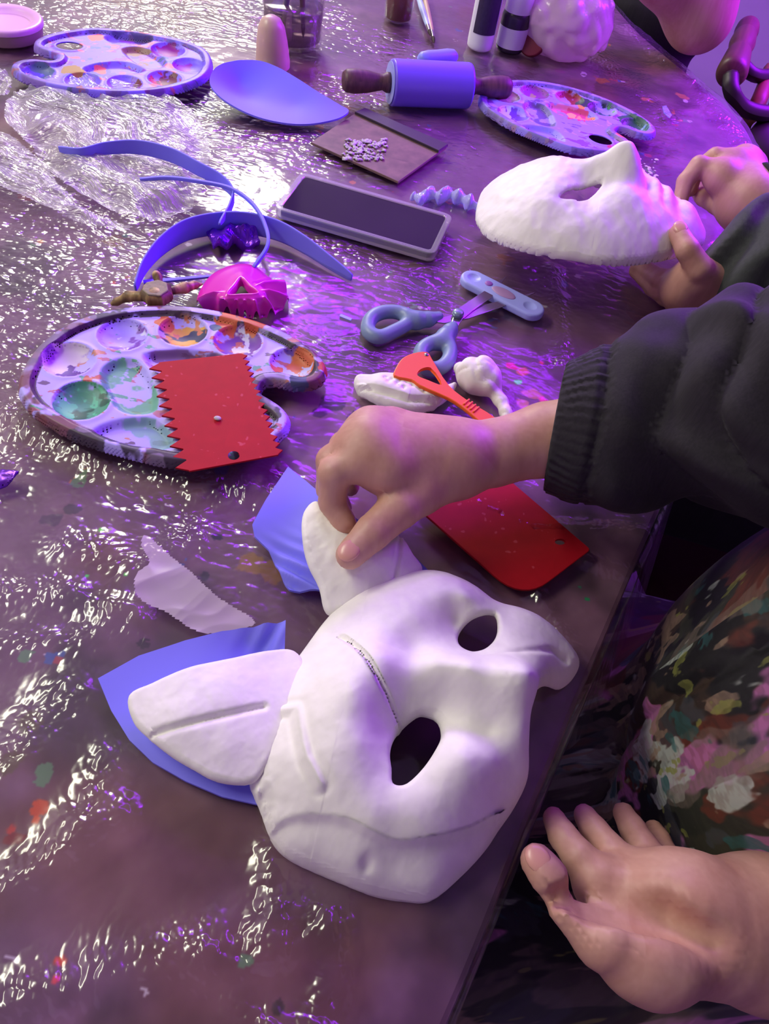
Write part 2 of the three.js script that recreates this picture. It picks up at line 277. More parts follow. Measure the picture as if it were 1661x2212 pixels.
const tableMap = tex(TN, TN, (u, v) => {
  const x = X0 + u * SPAN, z = Z0 + v * SPAN;
  const g = fbm(x * 9, z * 9, 31, 5), f = fbm(x * 70, z * 70, 51, 3);
  let c = mixc([84, 62, 70], [140, 112, 116], g); c = mixc(c, [152, 126, 128], step(0.55, 0.75, fbm(x * 22 + 9, z * 22, 61)) * 0.45);
  c = mixc(c, [58, 46, 50], step(0.56, 0.74, fbm(x * 13, z * 13 + 5, 71)) * 0.7);
  c = mixc(c, [112, 76, 52], step(0.62, 0.72, fbm(x * 6 + 3, z * 6, 81)) * 0.55);
  const k = (f - 0.5) * 26; c = [c[0] * 0.94 + k, c[1] * 0.81 + k, c[2] * 0.98 + k];
  // dried drips and smears of paint
  const q = noise2(x * 46, z * 46, 99), q2 = noise2(x * 46 + 40, z * 46, 98), pf = fbm(x * 150, z * 150, 97, 2);
  if (q > 0.93 && pf > 0.42) { const pal = [[170, 60, 70], [60, 90, 150], [210, 205, 205], [90, 140, 90], [200, 110, 50], [40, 30, 40]]; c = mixc(c, pal[Math.floor(q2 * 5.99)], 0.75); }
  for (const [sx, sz, r, col, i] of SPOTS) { const dx = x - sx, dz = z - sz; if (dx * dx + dz * dz < r * r * 3.2) { const e = Math.hypot(dx, dz) / r + (fbm(x * 260 / 2 + i * 7, z * 260 / 2, 200 + i, 3) - 0.5) * 1.7; c = mixc(c, col, step(1.02, 0.86, e) * 0.92); } }
  return c;
});
function insideOf(poly, r0, r1, nr, ns, yfn, uvs = 1) {      // rings about the table middle
  const P = [], U = [], I = [], n = poly.length;
  for (let i = 0; i <= nr; i++) { const r = r0 + (r1 - r0) * i / nr; for (let j = 0; j <= ns; j++) { const e = poly[Math.floor(j / ns * n) % n], f = poly[(Math.floor(j / ns * n) + 1) % n], t = (j / ns * n) % 1; const q = yfn(r, lerp(e[0], f[0], t), lerp(e[1], f[1], t)); P.push(...q); U.push((q[0] - X0) / SPAN * uvs, (q[2] - Z0) / SPAN * uvs); } }
  for (let i = 0; i < nr; i++) for (let j = 0; j < ns; j++) { const a = i * (ns + 1) + j, b = a + ns + 1; I.push(a, b, a + 1, b, b + 1, a + 1); }
  const g = new THREE.BufferGeometry(); g.setAttribute('position', new THREE.Float32BufferAttribute(P, 3)); g.setAttribute('uv', new THREE.Float32BufferAttribute(U, 2)); g.setIndex(I); g.computeVertexNormals(); return g;
}
const table = thing('work_table', 'large oval brown work table stained with paint', 'table', null, V3(TC[0], 0, TC[1]));
{
  const g = plate(tableEdge, -0.034, 0.032, [], 0.004); const p = g.attributes.position, uv = new Float32Array(p.count * 2);
  for (let i = 0; i < p.count; i++) { uv[2 * i] = (p.getX(i) - X0) / SPAN; uv[2 * i + 1] = (p.getZ(i) - Z0) / SPAN; } g.setAttribute('uv', new THREE.BufferAttribute(uv, 2));
  part('table_top', g, std({ map: tableMap, roughness: 0.55 }), table);
  const mLeg = std({ color: 0x3a2c28, roughness: 0.6 });
  for (const [x, z] of [[-0.85, -0.05], [-0.9, -1.3], [0.02, -1.35], [-0.2, 0.05]]) part('leg', box(0.06, T - 0.034, 0.06, x, (T - 0.034) / 2, z), mLeg, table);
}
// clear plastic sheet spread over the table: folds as geometry, fine crinkles as relief
const FOLDS = [ // ridges seen in the film: line in the photograph, height, half width
  [[[-20, 1960], [120, 1860], [250, 1770]], 0.007, 0.010], [[[-20, 1700], [80, 1600], [150, 1515]], 0.006, 0.012], [[[60, 2160], [300, 2100], [600, 2010], [700, 1990]], 0.006, 0.012], [[[-20, 1400], [150, 1395], [300, 1350]], 0.005, 0.009],
  [[[-20, 1290], [120, 1280], [260, 1320]], 0.005, 0.010], [[[20, 900], [240, 1000], [480, 1060], [640, 1080]], 0.006, 0.012], [[[590, 1850], [592, 2060]], 0.006, 0.008], [[[1190, 590], [1215, 800]], 0.005, 0.008], [[[150, 1180], [300, 1230], [420, 1160]], 0.004, 0.010],
  [[[1030, 1100], [1130, 1150], [1380, 1165]], 0.006, 0.008], [[[1270, 1220], [1360, 1250]], 0.005, 0.007], [[[1160, 1290], [1230, 1400]], 0.005, 0.006], [[[480, 2120], [560, 2212], [700, 2300]], 0.006, 0.010], [[[700, 1990], [720, 2120], [690, 2212]], 0.005, 0.008], [[[240, 1660], [180, 1760]], 0.004, 0.01],
  [[[1360, 70], [1500, 200], [1600, 320]], 0.008, 0.014], [[[1290, 120], [1430, 260]], 0.004, 0.02],
].map(([l, h, w]) => [l.map(p => { const q = W(...p); return [q.x, q.z]; }), h, w]);
function filmH(x, z) {
  let h = 0.0012 + 0.0022 * fbm(x * 16, z * 16, 401, 3) + 0.0014 * ridge(x * 24 + z * 9, z * 22 - x * 7, 411, 2);
  for (const [l, a, w] of FOLDS) { const d = lineDist(l, x, z); if (d < w * 3.2) h += a * Math.exp(-((d / w / 1.3) ** 2)) * (0.6 + 0.5 * noise2(x * 70, z * 70, 421) + 0.22 * cells(x * 190, z * 190, 422)); }
  return h;
}
{
  const g = insideOf(tableEdge, 0.02, 1.26, 340, 980, (r, ex, ez) => {
    const dx = ex - TC[0], dz = ez - TC[1], L = Math.hypot(dx, dz);
    if (r <= 1) { const x = TC[0] + dx * r, z = TC[1] + dz * r; return [x, T + filmH(x, z), z]; }
    const d = (r - 1) * L, a = Math.min(d / 0.02, 1), out = 0.010 * Math.sin(a * Math.PI / 2) + Math.max(0, d - 0.02) * (0.10 + 0.45 * Math.max(0, noise2(ex * 16, ez * 16, 431) - 0.35));
    const x = ex + dx / L * out, z = ez + dz / L * out; return [x, T + filmH(ex, ez) - (d - out * 0.3) + 0.004 * Math.sin(a * Math.PI), z];
  });
  const BN = 2048;
  const crinkle = tex(BN, BN, (u, v) => {
    const x = X0 + u * SPAN, z = Z0 + v * SPAN; const wx = x + 0.02 * fbm(x * 20, z * 20, 501, 2), wz = z + 0.02 * fbm(x * 20 + 7, z * 20, 502, 2);
    const h = 0.62 * cells(wx * 62, wz * 96, 511) + 0.28 * cells(wx * 150 + 3, wz * 210, 521) + 0.25 * ridge(wx * 34 + wz * 12, wz * 60, 531, 2);
    const calm = step(0.36, 0.60, fbm(x * 6, z * 6, 541, 2)) * (1 - 0.72 * step(-0.06, 0.10, x + 0.12 * (z + 0.7))) * (0.65 + 0.35 * step(-0.22, -0.45, z)); let fold = 0; for (const [l, , w] of FOLDS) { const d = lineDist(l, x, z); if (d < w * 3) fold = Math.max(fold, Math.exp(-((d / (w * 1.5)) ** 2))); }
    const q = (0.12 + 0.88 * calm) * h * 200 + fold * (70 * cells(wx * 260, wz * 200, 551) + 40 * cells(wx * 120, wz * 90, 553)); return [q, q, q];
  }, false);
  crinkle.wrapS = crinkle.wrapT = THREE.ClampToEdgeWrapping;
  const mFilm = std({ color: 0xffffff, transmission: 1, thickness: 0, roughness: 0.17, ior: 1.62, bumpMap: crinkle, bumpScale: 0.0055 });
  const s = part('plastic_sheet', g, mFilm); s.userData = { label: 'wrinkled clear plastic sheet spread over the whole table and hanging past its edge', category: 'plastic sheet' }; scene.add(s);
}
// ---------------------------------------------------------------- paint palettes
const palOut = smooth2([[.117, .004], [.113, -.014], [.097, -.037], [.068, -.060], [.027, -.079], [-.015, -.086], [-.053, -.081], [-.088, -.063], [-.111, -.031], [-.119, .004], [-.111, .027], [-.098, .043], [-.072, .064], [-.034, .084], [-.003, .095], [.03, .092], [.057, .083], [.074, .070], [.079, .056], [.075, .044], [.067, .034], [.0605, .026], [.066, .016], [.075, .017], [.085, .022], [.098, .023], [.109, .018]], 5);
const WELLS = [[-.073, .022, .0205], [-.083, -.024, .0195], [-.043, -.051, .0195], [.005, -.053, .0195], [.048, -.037, .0195], [.089, -.007, .0180]];
const TROUGHS = [smooth2([[-.060, -.010], [-.047, -.023], [-.030, -.018], [-.019, .036], [-.036, .040], [-.050, .030]], 4), smooth2([[-.066, .055], [-.052, .045], [-.020, .046], [-.008, .073], [-.026, .078], [-.052, .068]], 4), smooth2([[-.028, -.027], [.030, -.024], [.040, -.006], [.020, .004], [-.014, .000]], 4)];
const palHole = ring(.038, .053, .0150, .0110, 24, 0.3);
const palGeo = shell({
  poly: palOut, holes: [palHole], t: 0.002, cell: 0.0013, height: (x, z, d) => {
    const e = -inPoly(palOut, x, z); let h = 0.010;
    h += 0.0035 * (step(0.0125, 0.0095, e)) - 0.007 * step(0.004, -0.001, e);
    for (const [a, b, r] of WELLS) { const q = Math.hypot(x - a, z - b) / r; if (q < 1.25) h += q < 1 ? -0.0068 * (1 - q * q * 0.92) ** 0.8 + 0.0008 * step(0.8, 1, q) : 0.0008 * step(1.25, 1, q); }
    for (const t of TROUGHS) { const q = inPoly(t, x, z); if (q < 0.003) h -= 0.0050 * step(0.001, -0.006, q); }
    const th = inPoly(palHole, x, z); h += 0.0012 * step(0.005, 0.001, Math.abs(th - 0.001));
    return h;
  },
});
palGeo.translate(0, -T, 0);
{ const p = palGeo.attributes.position, uv = palGeo.attributes.uv; for (let i = 0; i < p.count; i++) uv.setXY(i, (p.getX(i) + 0.125) / 0.25, (p.getZ(i) + 0.1) / 0.2); }
function palTex(s, wells, smear, trough, dirt, blobs = [], base = [184, 172, 252], rimK = 1) {
  return tex(640, 512, (u, v) => {
    const x = u * 0.25 - 0.125, z = v * 0.2 - 0.1; let c = base.slice();
    const n = fbm(x * 60, z * 60, s, 4), m = fbm(x * 110 + 5, z * 90, s + 10, 4), k = fbm(x * 40, z * 60 + 3, s + 20, 4), e = -inPoly(palOut, x, z);
    c = mixc(c, smear[Math.floor(noise2(x * 45, z * 45, s + 5) * smear.length * 0.999)], step(0.60, 0.645, fbm(x * 70 + z * 50, z * 150 - x * 60, s + 11, 4)) * dirt);
    if (e < 0.0135) { const w = step(0.0142, 0.0125, e) * rimK, a1 = fbm(x * 48, z * 48, s + 31, 4), a2 = fbm(x * 40 + 9, z * 40, s + 32, 4), a3 = fbm(x * 44, z * 44 + 9, s + 33, 4); c = mixc(c, [112, 58, 66], step(0.53, 0.60, a2) * w * 0.85); c = mixc(c, [60, 50, 68], step(0.54, 0.60, a1) * w * 0.9); c = mixc(c, [150, 132, 160], step(0.56, 0.62, a3) * w * 0.7); }
    if (e > 0.0095 && e < 0.0135) c = mixc(c, [58, 42, 58], step(0.36, 0.46, fbm(x * 60, z * 60, s + 35, 3)) * 0.8 * rimK);
    WELLS.forEach(([a, b, r], i) => { const q = Math.hypot(x - a, z - b) / r; if (q < 1) { const w = wells[i % wells.length]; const f = step(0.40, 0.47, n + (0.8 - q) * 0.14); c = mixc(c, w[0], f * 0.92); c = mixc(c, w[1], step(0.52, 0.57, k) * f * 0.95); if (w[2]) c = mixc(c, w[2], step(0.58, 0.63, m) * step(1, .9, q)); } });
    TROUGHS.forEach((t, i) => { const q = inPoly(t, x, z); if (q < 0.001) { const w = trough[i % trough.length]; c = mixc(c, w, step(0.50, 0.58, n) * 0.8 * step(0.001, -0.001, q)); } });
    for (const [bx, bz, br, col] of blobs) { const q = Math.hypot(x - bx, z - bz) / br + (m - 0.5) * 1.6; c = mixc(c, col, step(1.05, 0.9, q)); }
    return c;
  });
}
const mixA = palTex(611, [[[70, 150, 110], [30, 84, 66], [90, 190, 140]], [[150, 96, 190], [212, 200, 214], [96, 50, 140]], [[178, 160, 250], [120, 60, 170], [214, 214, 240]], [[222, 168, 60], [52, 60, 96], [205, 120, 90]], [[200, 110, 90], [120, 70, 170], [216, 214, 240]], [[214, 110, 60], [110, 84, 190], [190, 190, 240]]], [[196, 84, 40], [80, 160, 110], [180, 90, 110], [200, 120, 80], [90, 60, 90]], [[90, 170, 120], [120, 170, 170], [110, 70, 120], [150, 120, 200]], 0.8, [[.062, -.058, .012, [190, 80, 40]], [.040, -.060, .012, [205, 100, 60]], [.090, .012, .009, [70, 80, 110]], [-.01, -.065, .008, [200, 100, 60]], [.03, -.056, .006, [40, 70, 110]], [.115, .004, .006, [190, 80, 50]]]);
const mixB = palTex(711, [[[120, 70, 240], [150, 30, 150], null], [[130, 100, 250], [160, 40, 170], null], [[140, 110, 250], [110, 30, 60], [200, 60, 100]], [[110, 24, 40], [150, 110, 240], null], [[120, 90, 240], [140, 60, 200], null], [[90, 110, 150], [110, 90, 240], null]], [[120, 84, 240], [150, 60, 190], [236, 110, 100], [90, 110, 150]], [[150, 110, 60], [80, 70, 140], [110, 100, 200], [120, 60, 180]], 0.75, [[.02, -.005, .009, [236, 110, 110]], [.0, .07, .009, [236, 110, 110]], [.05, -.01, .012, [160, 120, 60]], [-.075, .03, .010, [150, 20, 140]]], [142, 120, 252], .35);
const mixC = palTex(811, [[[120, 100, 250], [200, 230, 250], [110, 70, 200]], [[120, 20, 120], [90, 20, 60], [160, 30, 160]], [[150, 60, 160], [110, 110, 130], [170, 160, 120]], [[150, 30, 30], [180, 150, 240], null], [[40, 80, 70], [80, 180, 90], [40, 50, 80]], [[60, 110, 90], [150, 180, 240], [90, 160, 100]]], [[130, 60, 160], [200, 160, 200], [120, 100, 220], [90, 60, 110]], [[90, 70, 130], [150, 150, 220], [230, 120, 150], [160, 110, 190]], 0.7, [[.015, -.010, .018, [214, 80, 120]], [.020, -.006, .010, [250, 170, 120]], [.006, -.012, .007, [250, 190, 120]], [.03, -.012, .007, [250, 150, 110]], [.02, -.036, .008, [220, 170, 60]], [.068, .034, .009, [236, 130, 100]], [.055, .070, .007, [200, 90, 90]], [.03, -.045, .014, [40, 70, 60]], [.085, -.02, .014, [50, 100, 80]]], [160, 144, 252], .3);
const palette = (label, map, x, z, ang, g) => { const m = new THREE.Mesh(palGeo, std({ map, roughness: 0.5 })); m.name = numbered('paint_palette'); m.position.set(x, T + 0.0045, z); m.rotation.y = -ang * Math.PI / 180; m.castShadow = m.receiveShadow = true; m.userData = { label, category: 'palette', group: 'oval paint palettes' }; scene.add(m); return m; };
palette('oval plastic paint palette lying under the red toothed scraper', mixA, -0.1794, -0.41525, -22);
palette('paint-smeared oval palette behind the crumpled cling film and beside the pink tub', mixB, -0.427, -0.905, 141);
palette('oval palette with pink and green paint behind the full-face clay mask', mixC, 0.126, -1.023, -4);
// ---------------------------------------------------------------- masks
const clayTex = tex(512, 512, (u, v) => { const n = fbm(u * 30, v * 30, 901, 4) * 14, s = 0; return [236 + n - s, 233 + n - s * 1.05, 226 + n - s * 1.1]; });
const clayBump = tex(512, 512, (u, v) => { const q = 255 * (0.6 * fbm(u * 24, v * 24, 921, 4) + 0.4 * fbm(u * 90, v * 90, 931, 2)); return [q, q, q]; }, false);
const uvs = (t, k) => { const c = t.clone(); c.repeat.set(k, k); c.needsUpdate = true; return c; };
const mClay = std({ map: uvs(clayTex, 5), bumpMap: uvs(clayBump, 3), bumpScale: 0.0005, roughness: 0.55, sheen: 0.2, sheenRoughness: 0.6 });
const mBluePlastic = std({ color: 0x8582f6, roughness: 0.62, specularIntensity: 0.6 });
const mBlueEdge = std({ color: 0x9fa6f6, roughness: 0.4 });
const fox = thing('cat_mask', 'white clay cat half mask with pointed ears, nearest the camera', 'mask', 'clay masks', W(880, 1580));
{
  const out = wp([[705, 1335, .012], [740, 1300, .014], [800, 1262, .017], [870, 1241, .02], [935, 1236, .022], [1000, 1256, .026], [1060, 1290, .030], [1130, 1312, .030], [1200, 1355, .020], [1254, 1425, .007], [1242, 1460, .006], [1215, 1482, .008], [1185, 1474, .022], [1163, 1486, .045], [1150, 1530, .052], [1144, 1600, .042], [1141, 1680, .026], [1115, 1740, .016], [1080, 1792, .010], [1055, 1830, .007], [1000, 1890, .005], [930, 1945, .004], [880, 1945, .004], [800, 1930, .005], [700, 1890, .006], [612, 1845, .008], [580, 1800, .009], [560, 1745, .010], [538, 1690, .012], [553, 1620, .014], [570, 1540, .014], [600, 1470, .013], [645, 1415, .012]]);
  const inn = wp([[760, 1500, .057], [700, 1600, .046], [830, 1430, .058], [880, 1330, .048], [950, 1300, .046], [1000, 1300, .044], [660, 1500, .036], [610, 1640, .030], [660, 1740, .030], [740, 1720, .040], [800, 1770, .038], [900, 1780, .038], [1000, 1750, .036], [1070, 1700, .034], [780, 1610, .050], [845, 1545, .040], [890, 1410, .046], [940, 1440, .058], [1010, 1450, .064], [1080, 1455, .068], [1140, 1462, .070], [1040, 1520, .054], [1060, 1575, .046], [1115, 1580, .050], [1000, 1640, .052], [1060, 1650, .046], [960, 1360, .037], [1020, 1420, .046], [1095, 1390, .040], [1110, 1430, .056], [1075, 1320, .032], [1170, 1425, .030], [985, 1340, .034], [860, 1590, .032], [940, 1540, .037], [960, 1610, .046], [840, 1690, .040], [900, 1690, .042], [850, 1870, .018], [700, 1830, .018], [960, 1870, .016], [780, 1850, .022], [720, 1400, .036], [790, 1340, .040]]);
  const base = spline2(out.concat(inn));
  const eye1 = smooth2(xz(wp([[995, 1400, .040], [993, 1370, .040], [1010, 1340, .040], [1040, 1325, .040], [1072, 1322, .038], [1079, 1345, .040], [1072, 1375, .042], [1045, 1400, .044], [1015, 1408, .043]])), 4);
  const eye2 = smooth2(xz(wp([[845, 1665, .038], [842, 1630, .038], [855, 1590, .038], [885, 1555, .040], [915, 1537, .042], [948, 1548, .043], [955, 1585, .043], [935, 1630, .043], [905, 1670, .042], [870, 1698, .040], [848, 1695, .039]])), 4);
  const cut = wp([[735, 1375, .040], [770, 1415, .048], [815, 1480, .052], [875, 1568, .044]]), lip = wp([[590, 1795, .016], [620, 1775, .022], [700, 1772, .030], [755, 1785, .032], [800, 1810, .030], [850, 1828, .028], [930, 1822, .026], [1000, 1805, .022], [1060, 1775, .018]]);
  const strapA = wp([[560, 1540, .02], [605, 1538, .026], [640, 1538, .032], [648, 1590, .034], [660, 1645, .035], [690, 1705, .034]]), cheek = wp([[1040, 1425, .05], [1120, 1408, .046], [1190, 1404, .028], [1225, 1425, .018]]);
  const poly = smooth2(xz(out), 4), low = new THREE.CatmullRomCurve3(lip.map(q => V3(q[0], 0, q[1])), false, 'centripetal').getPoints(90).map(q => [q.x, q.z]);
  const height = (x, z, d) => {
    let h = base(x, z);
    h -= 0.0034 * Math.exp(-((lineDist(cut, x, z) / 0.0013) ** 2));
    // lower band laid over with a lip
    let side = 1e9, sgn = 1; for (let i = 0; i + 1 < low.length; i++) { const ax = low[i][0], az = low[i][1], bx = low[i + 1][0] - ax, bz = low[i + 1][1] - az, t = clamp(((x - ax) * bx + (z - az) * bz) / (bx * bx + bz * bz), 0, 1), q = Math.hypot(x - ax - bx * t, z - az - bz * t); if (q < side) { side = q; sgn = bx * (z - az) - bz * (x - ax) > 0 ? 1 : -1; } }
    if (side < 0.03) { const s = side * sgn; h += -0.0030 * step(-0.0016, 0.0016, s) * Math.exp(-((Math.max(s, 0) / 0.008) ** 2)) + 0.0012 * Math.exp(-((s / 0.006) ** 2)); }
    const s = lineDist(strapA, x, z); h += 0.0016 * Math.exp(-((s / 0.0026) ** 2)) - 0.0012 * Math.exp(-(((s - 0.0042) / 0.002) ** 2));
    h -= 0.0016 * Math.exp(-((lineDist(cheek, x, z) / 0.002) ** 2));
    const seam = lineDist(wpSeam, x, z); h += 0.0050 * Math.exp(-((seam / 0.007) ** 2)) * (fbm(x * 230, z * 230, 941, 2) * 1.6 - 0.45);
    const lump = Math.hypot(x - noseL.x, z - noseL.z); h += 0.002 * Math.exp(-((lump / 0.007) ** 2)) * fbm(x * 400, z * 400, 951, 2);
    h += 0.0022 * (fbm(x * 46, z * 46, 961, 3) - 0.5) - 0.0035 * Math.exp(-((Math.hypot(x - dent.x, z - dent.z) / 0.0035) ** 2));
    const e = -inPoly(poly, x, z); return h - 0.004 * Math.exp(-((Math.max(e, 0) / 0.004) ** 2));
  };
  const wpSeam = wp([[575, 1530, .016], [548, 1620, .016], [545, 1690, .014], [565, 1760, .014]]), noseL = W(1080, 1510, .055), dent = W(790, 1868, .02);
  part('face', shell({ poly, holes: [eye1, eye2], t: 0.0065, cell: 0.00115, height }), mClay, fox);
  // clay ears on plastic ear blanks
  const ear = (name, o, i, t, mat, groove, fold, sharp, label) => {
    const po = wp(o), pi = wp(i), sp = spline2(po.concat(pi)), gl = groove && wp(groove);
    if (sharp) { const q = xz(po), d = []; for (let k = 0; k < q.length; k++) for (let m = 0; m < 6; m++) d.push([lerp(q[k][0], q[(k + 1) % q.length][0], m / 6), lerp(q[k][1], q[(k + 1) % q.length][1], m / 6)]); return part(name, fan(d, (x, z) => sp(x, z) + fold(x, z), t, 44), mat, fox, label); }
    return part(name, shell({ poly: smooth2(xz(po), 4), t, cell: 0.001, height: (x, z) => sp(x, z) + (gl ? -0.0024 * Math.exp(-((lineDist(gl, x, z) / 0.0019) ** 2)) : 0) + (fold ? fold(x, z) : 0) }), mat, fox, label);
  };
  ear('clay_ear', [[279, 1505, .018], [330, 1478, .022], [400, 1447, .026], [500, 1425, .026], [580, 1408, .024], [634, 1408, .022], [660, 1450, .024], [620, 1560, .026], [580, 1650, .024], [548, 1692, .020], [470, 1690, .018], [420, 1665, .018], [370, 1635, .018], [320, 1595, .018], [288, 1560, .017]], [[430, 1540, .028], [520, 1560, .028], [380, 1580, .024], [480, 1630, .024], [500, 1480, .030]], 0.007, mClay, [[330, 1592, .02], [420, 1570, .024], [500, 1550, .027], [570, 1535, .026]], (x, z) => 0.001 * fbm(x * 90, z * 90, 971));
  ear('plastic_ear', [[212, 1467, .006], [300, 1418, .010], [400, 1385, .014], [480, 1365, .018], [560, 1352, .022], [617, 1342, .026], [615, 1400, .020], [620, 1480, .014], [600, 1600, .008], [560, 1740, .005], [480, 1722, .004], [400, 1688, .004], [330, 1648, .004], [280, 1600, .004], [240, 1535, .004]], [[350, 1500, .008], [450, 1600, .008], [500, 1440, .012], [560, 1400, .013], [520, 1650, .006]], 0.0022, mBluePlastic, null, (x, z) => { const q = W(590, 1370, .02); return 0.0022 * Math.sin((x * 0.95 + z * 0.3) * 520) * Math.exp(-(((x - q.x) / 0.018) ** 2) - (((z - q.z) / 0.012) ** 2)); }, true, 'periwinkle blue plastic ear blank');
  ear('clay_ear', [[680, 1088, .036], [702, 1100, .036], [725, 1130, .036], [760, 1150, .036], [830, 1150, .034], [862, 1160, .032], [890, 1200, .028], [912, 1234, .024], [880, 1262, .024], [800, 1290, .022], [725, 1330, .016], [704, 1325, .016], [688, 1270, .022], [664, 1220, .028], [652, 1160, .034], [656, 1110, .036]], [[720, 1220, .032], [800, 1220, .034], [850, 1210, .032], [690, 1150, .037], [760, 1260, .028]], 0.0075, mClay, [[862, 1165, .03], [848, 1260, .026]], (x, z) => 0.002 * fbm(x * 110, z * 110, 981));
  ear('plastic_ear', [[622, 1010, .012], [660, 1040, .014], [705, 1078, .018], [780, 1130, .024], [860, 1170, .024], [925, 1234, .012], [880, 1262, .012], [760, 1290, .010], [692, 1276, .008], [625, 1278, .006], [600, 1232, .007], [592, 1214, .006], [580, 1190, .008], [550, 1160, .010], [545, 1135, .012], [575, 1080, .014]], [[640, 1120, .012], [690, 1200, .014], [780, 1220, .014], [660, 1240, .010]], 0.0022, mBluePlastic, null, (x, z) => { const q = W(630, 1240, .01), k = Math.exp(-(((x - q.x) / 0.020) ** 2) - (((z - q.z) / 0.022) ** 2)); return 0.0026 * Math.sin((z - x * 0.35) * 620) * k; }, true, 'periwinkle blue plastic ear blank');
}
// full-face mask held further back: shaped in its own frame (u: forehead to chin, v: across), then set down
{
  const back = thing('face_mask', 'white clay full-face mask held by the person behind', 'mask', 'clay masks');
  const L2 = 0.112, outM = []; for (let i = 0; i < 60; i++) { const a = i / 60 * Math.PI * 2, c = Math.cos(a), s = Math.sin(a); const e = c < 0 ? 0.72 : 1; outM.push([Math.sign(c) * Math.abs(c) ** e * L2 * (c > 0 ? 1.02 : 1), Math.sign(s) * Math.abs(s) ** e * 0.092 * (1 - 0.34 * Math.max(c, 0) ** 1.6)]); }
  const g2 = (u, v, a, b, su, sv) => Math.exp(-(((u - a) / su) ** 2) - (((v - b) / sv) ** 2));
  const hM = (u, v) => {
    const q = Math.min(1, u < 0 ? (Math.abs(u / 0.120) ** 2.7 + Math.abs(v / 0.100) ** 2.7) ** (1 / 2.7) : Math.hypot(u / 0.122, v / (0.100 * (1 - 0.34 * Math.min(u / 0.115, 1) ** 1.6)))); let h = 0.072 * Math.pow(Math.max(0, 1 - q * q), 0.55) - 0.0;
    h += 0.006 * g2(u, v, -0.040, 0, 0.03, 0.05);
    for (const s of [-1, 1]) { h -= 0.009 * g2(u, v, -0.012, s * 0.034, 0.018, 0.024); h += 0.006 * g2(u, v, 0.030, s * 0.040, 0.024, 0.018); h += 0.004 * g2(u, v, 0.024, s * 0.013, 0.010, 0.008); }
    h += 0.024 * g2(u, v, 0.020, 0, 0.016, 0.016) + 0.012 * g2(u, v, -0.002, 0, 0.022, 0.013);
    h -= 0.004 * g2(u, v, 0.043, 0, 0.008, 0.026); h += 0.0045 * g2(u, v, 0.053, 0, 0.006, 0.022) - 0.0025 * g2(u, v, 0.060, 0, 0.004, 0.02) + 0.004 * g2(u, v, 0.067, 0, 0.006, 0.020) - 0.004 * g2(u, v, 0.079, 0, 0.007, 0.024); h += 0.005 * g2(u, v, 0.092, 0, 0.014, 0.022);
    h += 0.0040 * (fbm(u * 60, v * 60, 1001, 3) - 0.5) + 0.0022 * (ridge(u * 60, v * 45, 1011, 2) - 0.5);
    return h;
  };
  const eyeM = s => smooth2([[-0.036, s * 0.047], [-0.022, s * 0.046], [-0.006, s * 0.034], [0.001, s * 0.021], [-0.010, s * 0.022], [-0.026, s * 0.034]], 4);
  const g = shell({ poly: outM, holes: [eyeM(1), eyeM(-1)], t: 0.005, cell: 0.0019, height: hM }); g.translate(0, -T, 0);
  const m = new THREE.Mesh(g, mClay); m.name = 'face'; m.castShadow = m.receiveShadow = true;
  const a = W(1038, 470, 0.012), b = W(1475, 535, 0.030), far = W(1250, 345, 0.045);
  back.position.copy(a).add(b).multiplyScalar(0.5);
  const du = b.clone().sub(a).normalize(); let dn = V3(0.0, 1, -0.10).normalize(); const dv = V3().crossVectors(dn, du).normalize(); dn = V3().crossVectors(du, dv).normalize();
  // local x = u, y = height, z = v (v runs toward the camera)
  const M = new THREE.Matrix4().makeBasis(du, dn, V3().crossVectors(du, dn).normalize()); back.quaternion.setFromRotationMatrix(M);
  back.position.add(V3(0.0, 0.004, 0.030));
  back.add(m);
}
// ---------------------------------------------------------------- people
const skinTex = tex(256, 256, (u, v) => { const n = fbm(u * 12, v * 12, 1101, 4), k = (fbm(u * 70, v * 70, 1111, 2) - 0.5) * 10; const c = mixc([206, 162, 142], [188, 136, 116], n); return [c[0] + k, c[1] + k, c[2] + k]; });
const mSkin = std({ map: uvs(skinTex, 6), roughness: 0.5 });
const mNail = std({ color: 0xd9a08e, roughness: 0.3 });
const clothTex = (c, s) => tex(256, 256, (u, v) => { const k = (fbm(u * 128, v * 128, s, 2) - 0.5) * 14 + (fbm(u * 10, v * 10, s + 3) - 0.5) * 10; return [c[0] + k, c[1] + k, c[2] + k]; });
const mSweater = std({ map: uvs(clothTex([36, 32, 38], 1201), 10), roughness: 0.92, sheen: 0.3, sheenRoughness: 0.5, sheenColor: new THREE.Color(0x8f9088) });
const mGreySleeve = std({ map: uvs(clothTex([62, 66, 64], 1211), 10), roughness: 0.92, sheen: 0.35, sheenRoughness: 0.5, sheenColor: new THREE.Color(0x9a9c96) });
const mRed = std({ map: uvs(clothTex([170, 34, 36], 1221), 10), roughness: 0.85 });
const mBlack = std({ map: uvs(clothTex([24, 22, 28], 1231), 8), roughness: 0.9 });
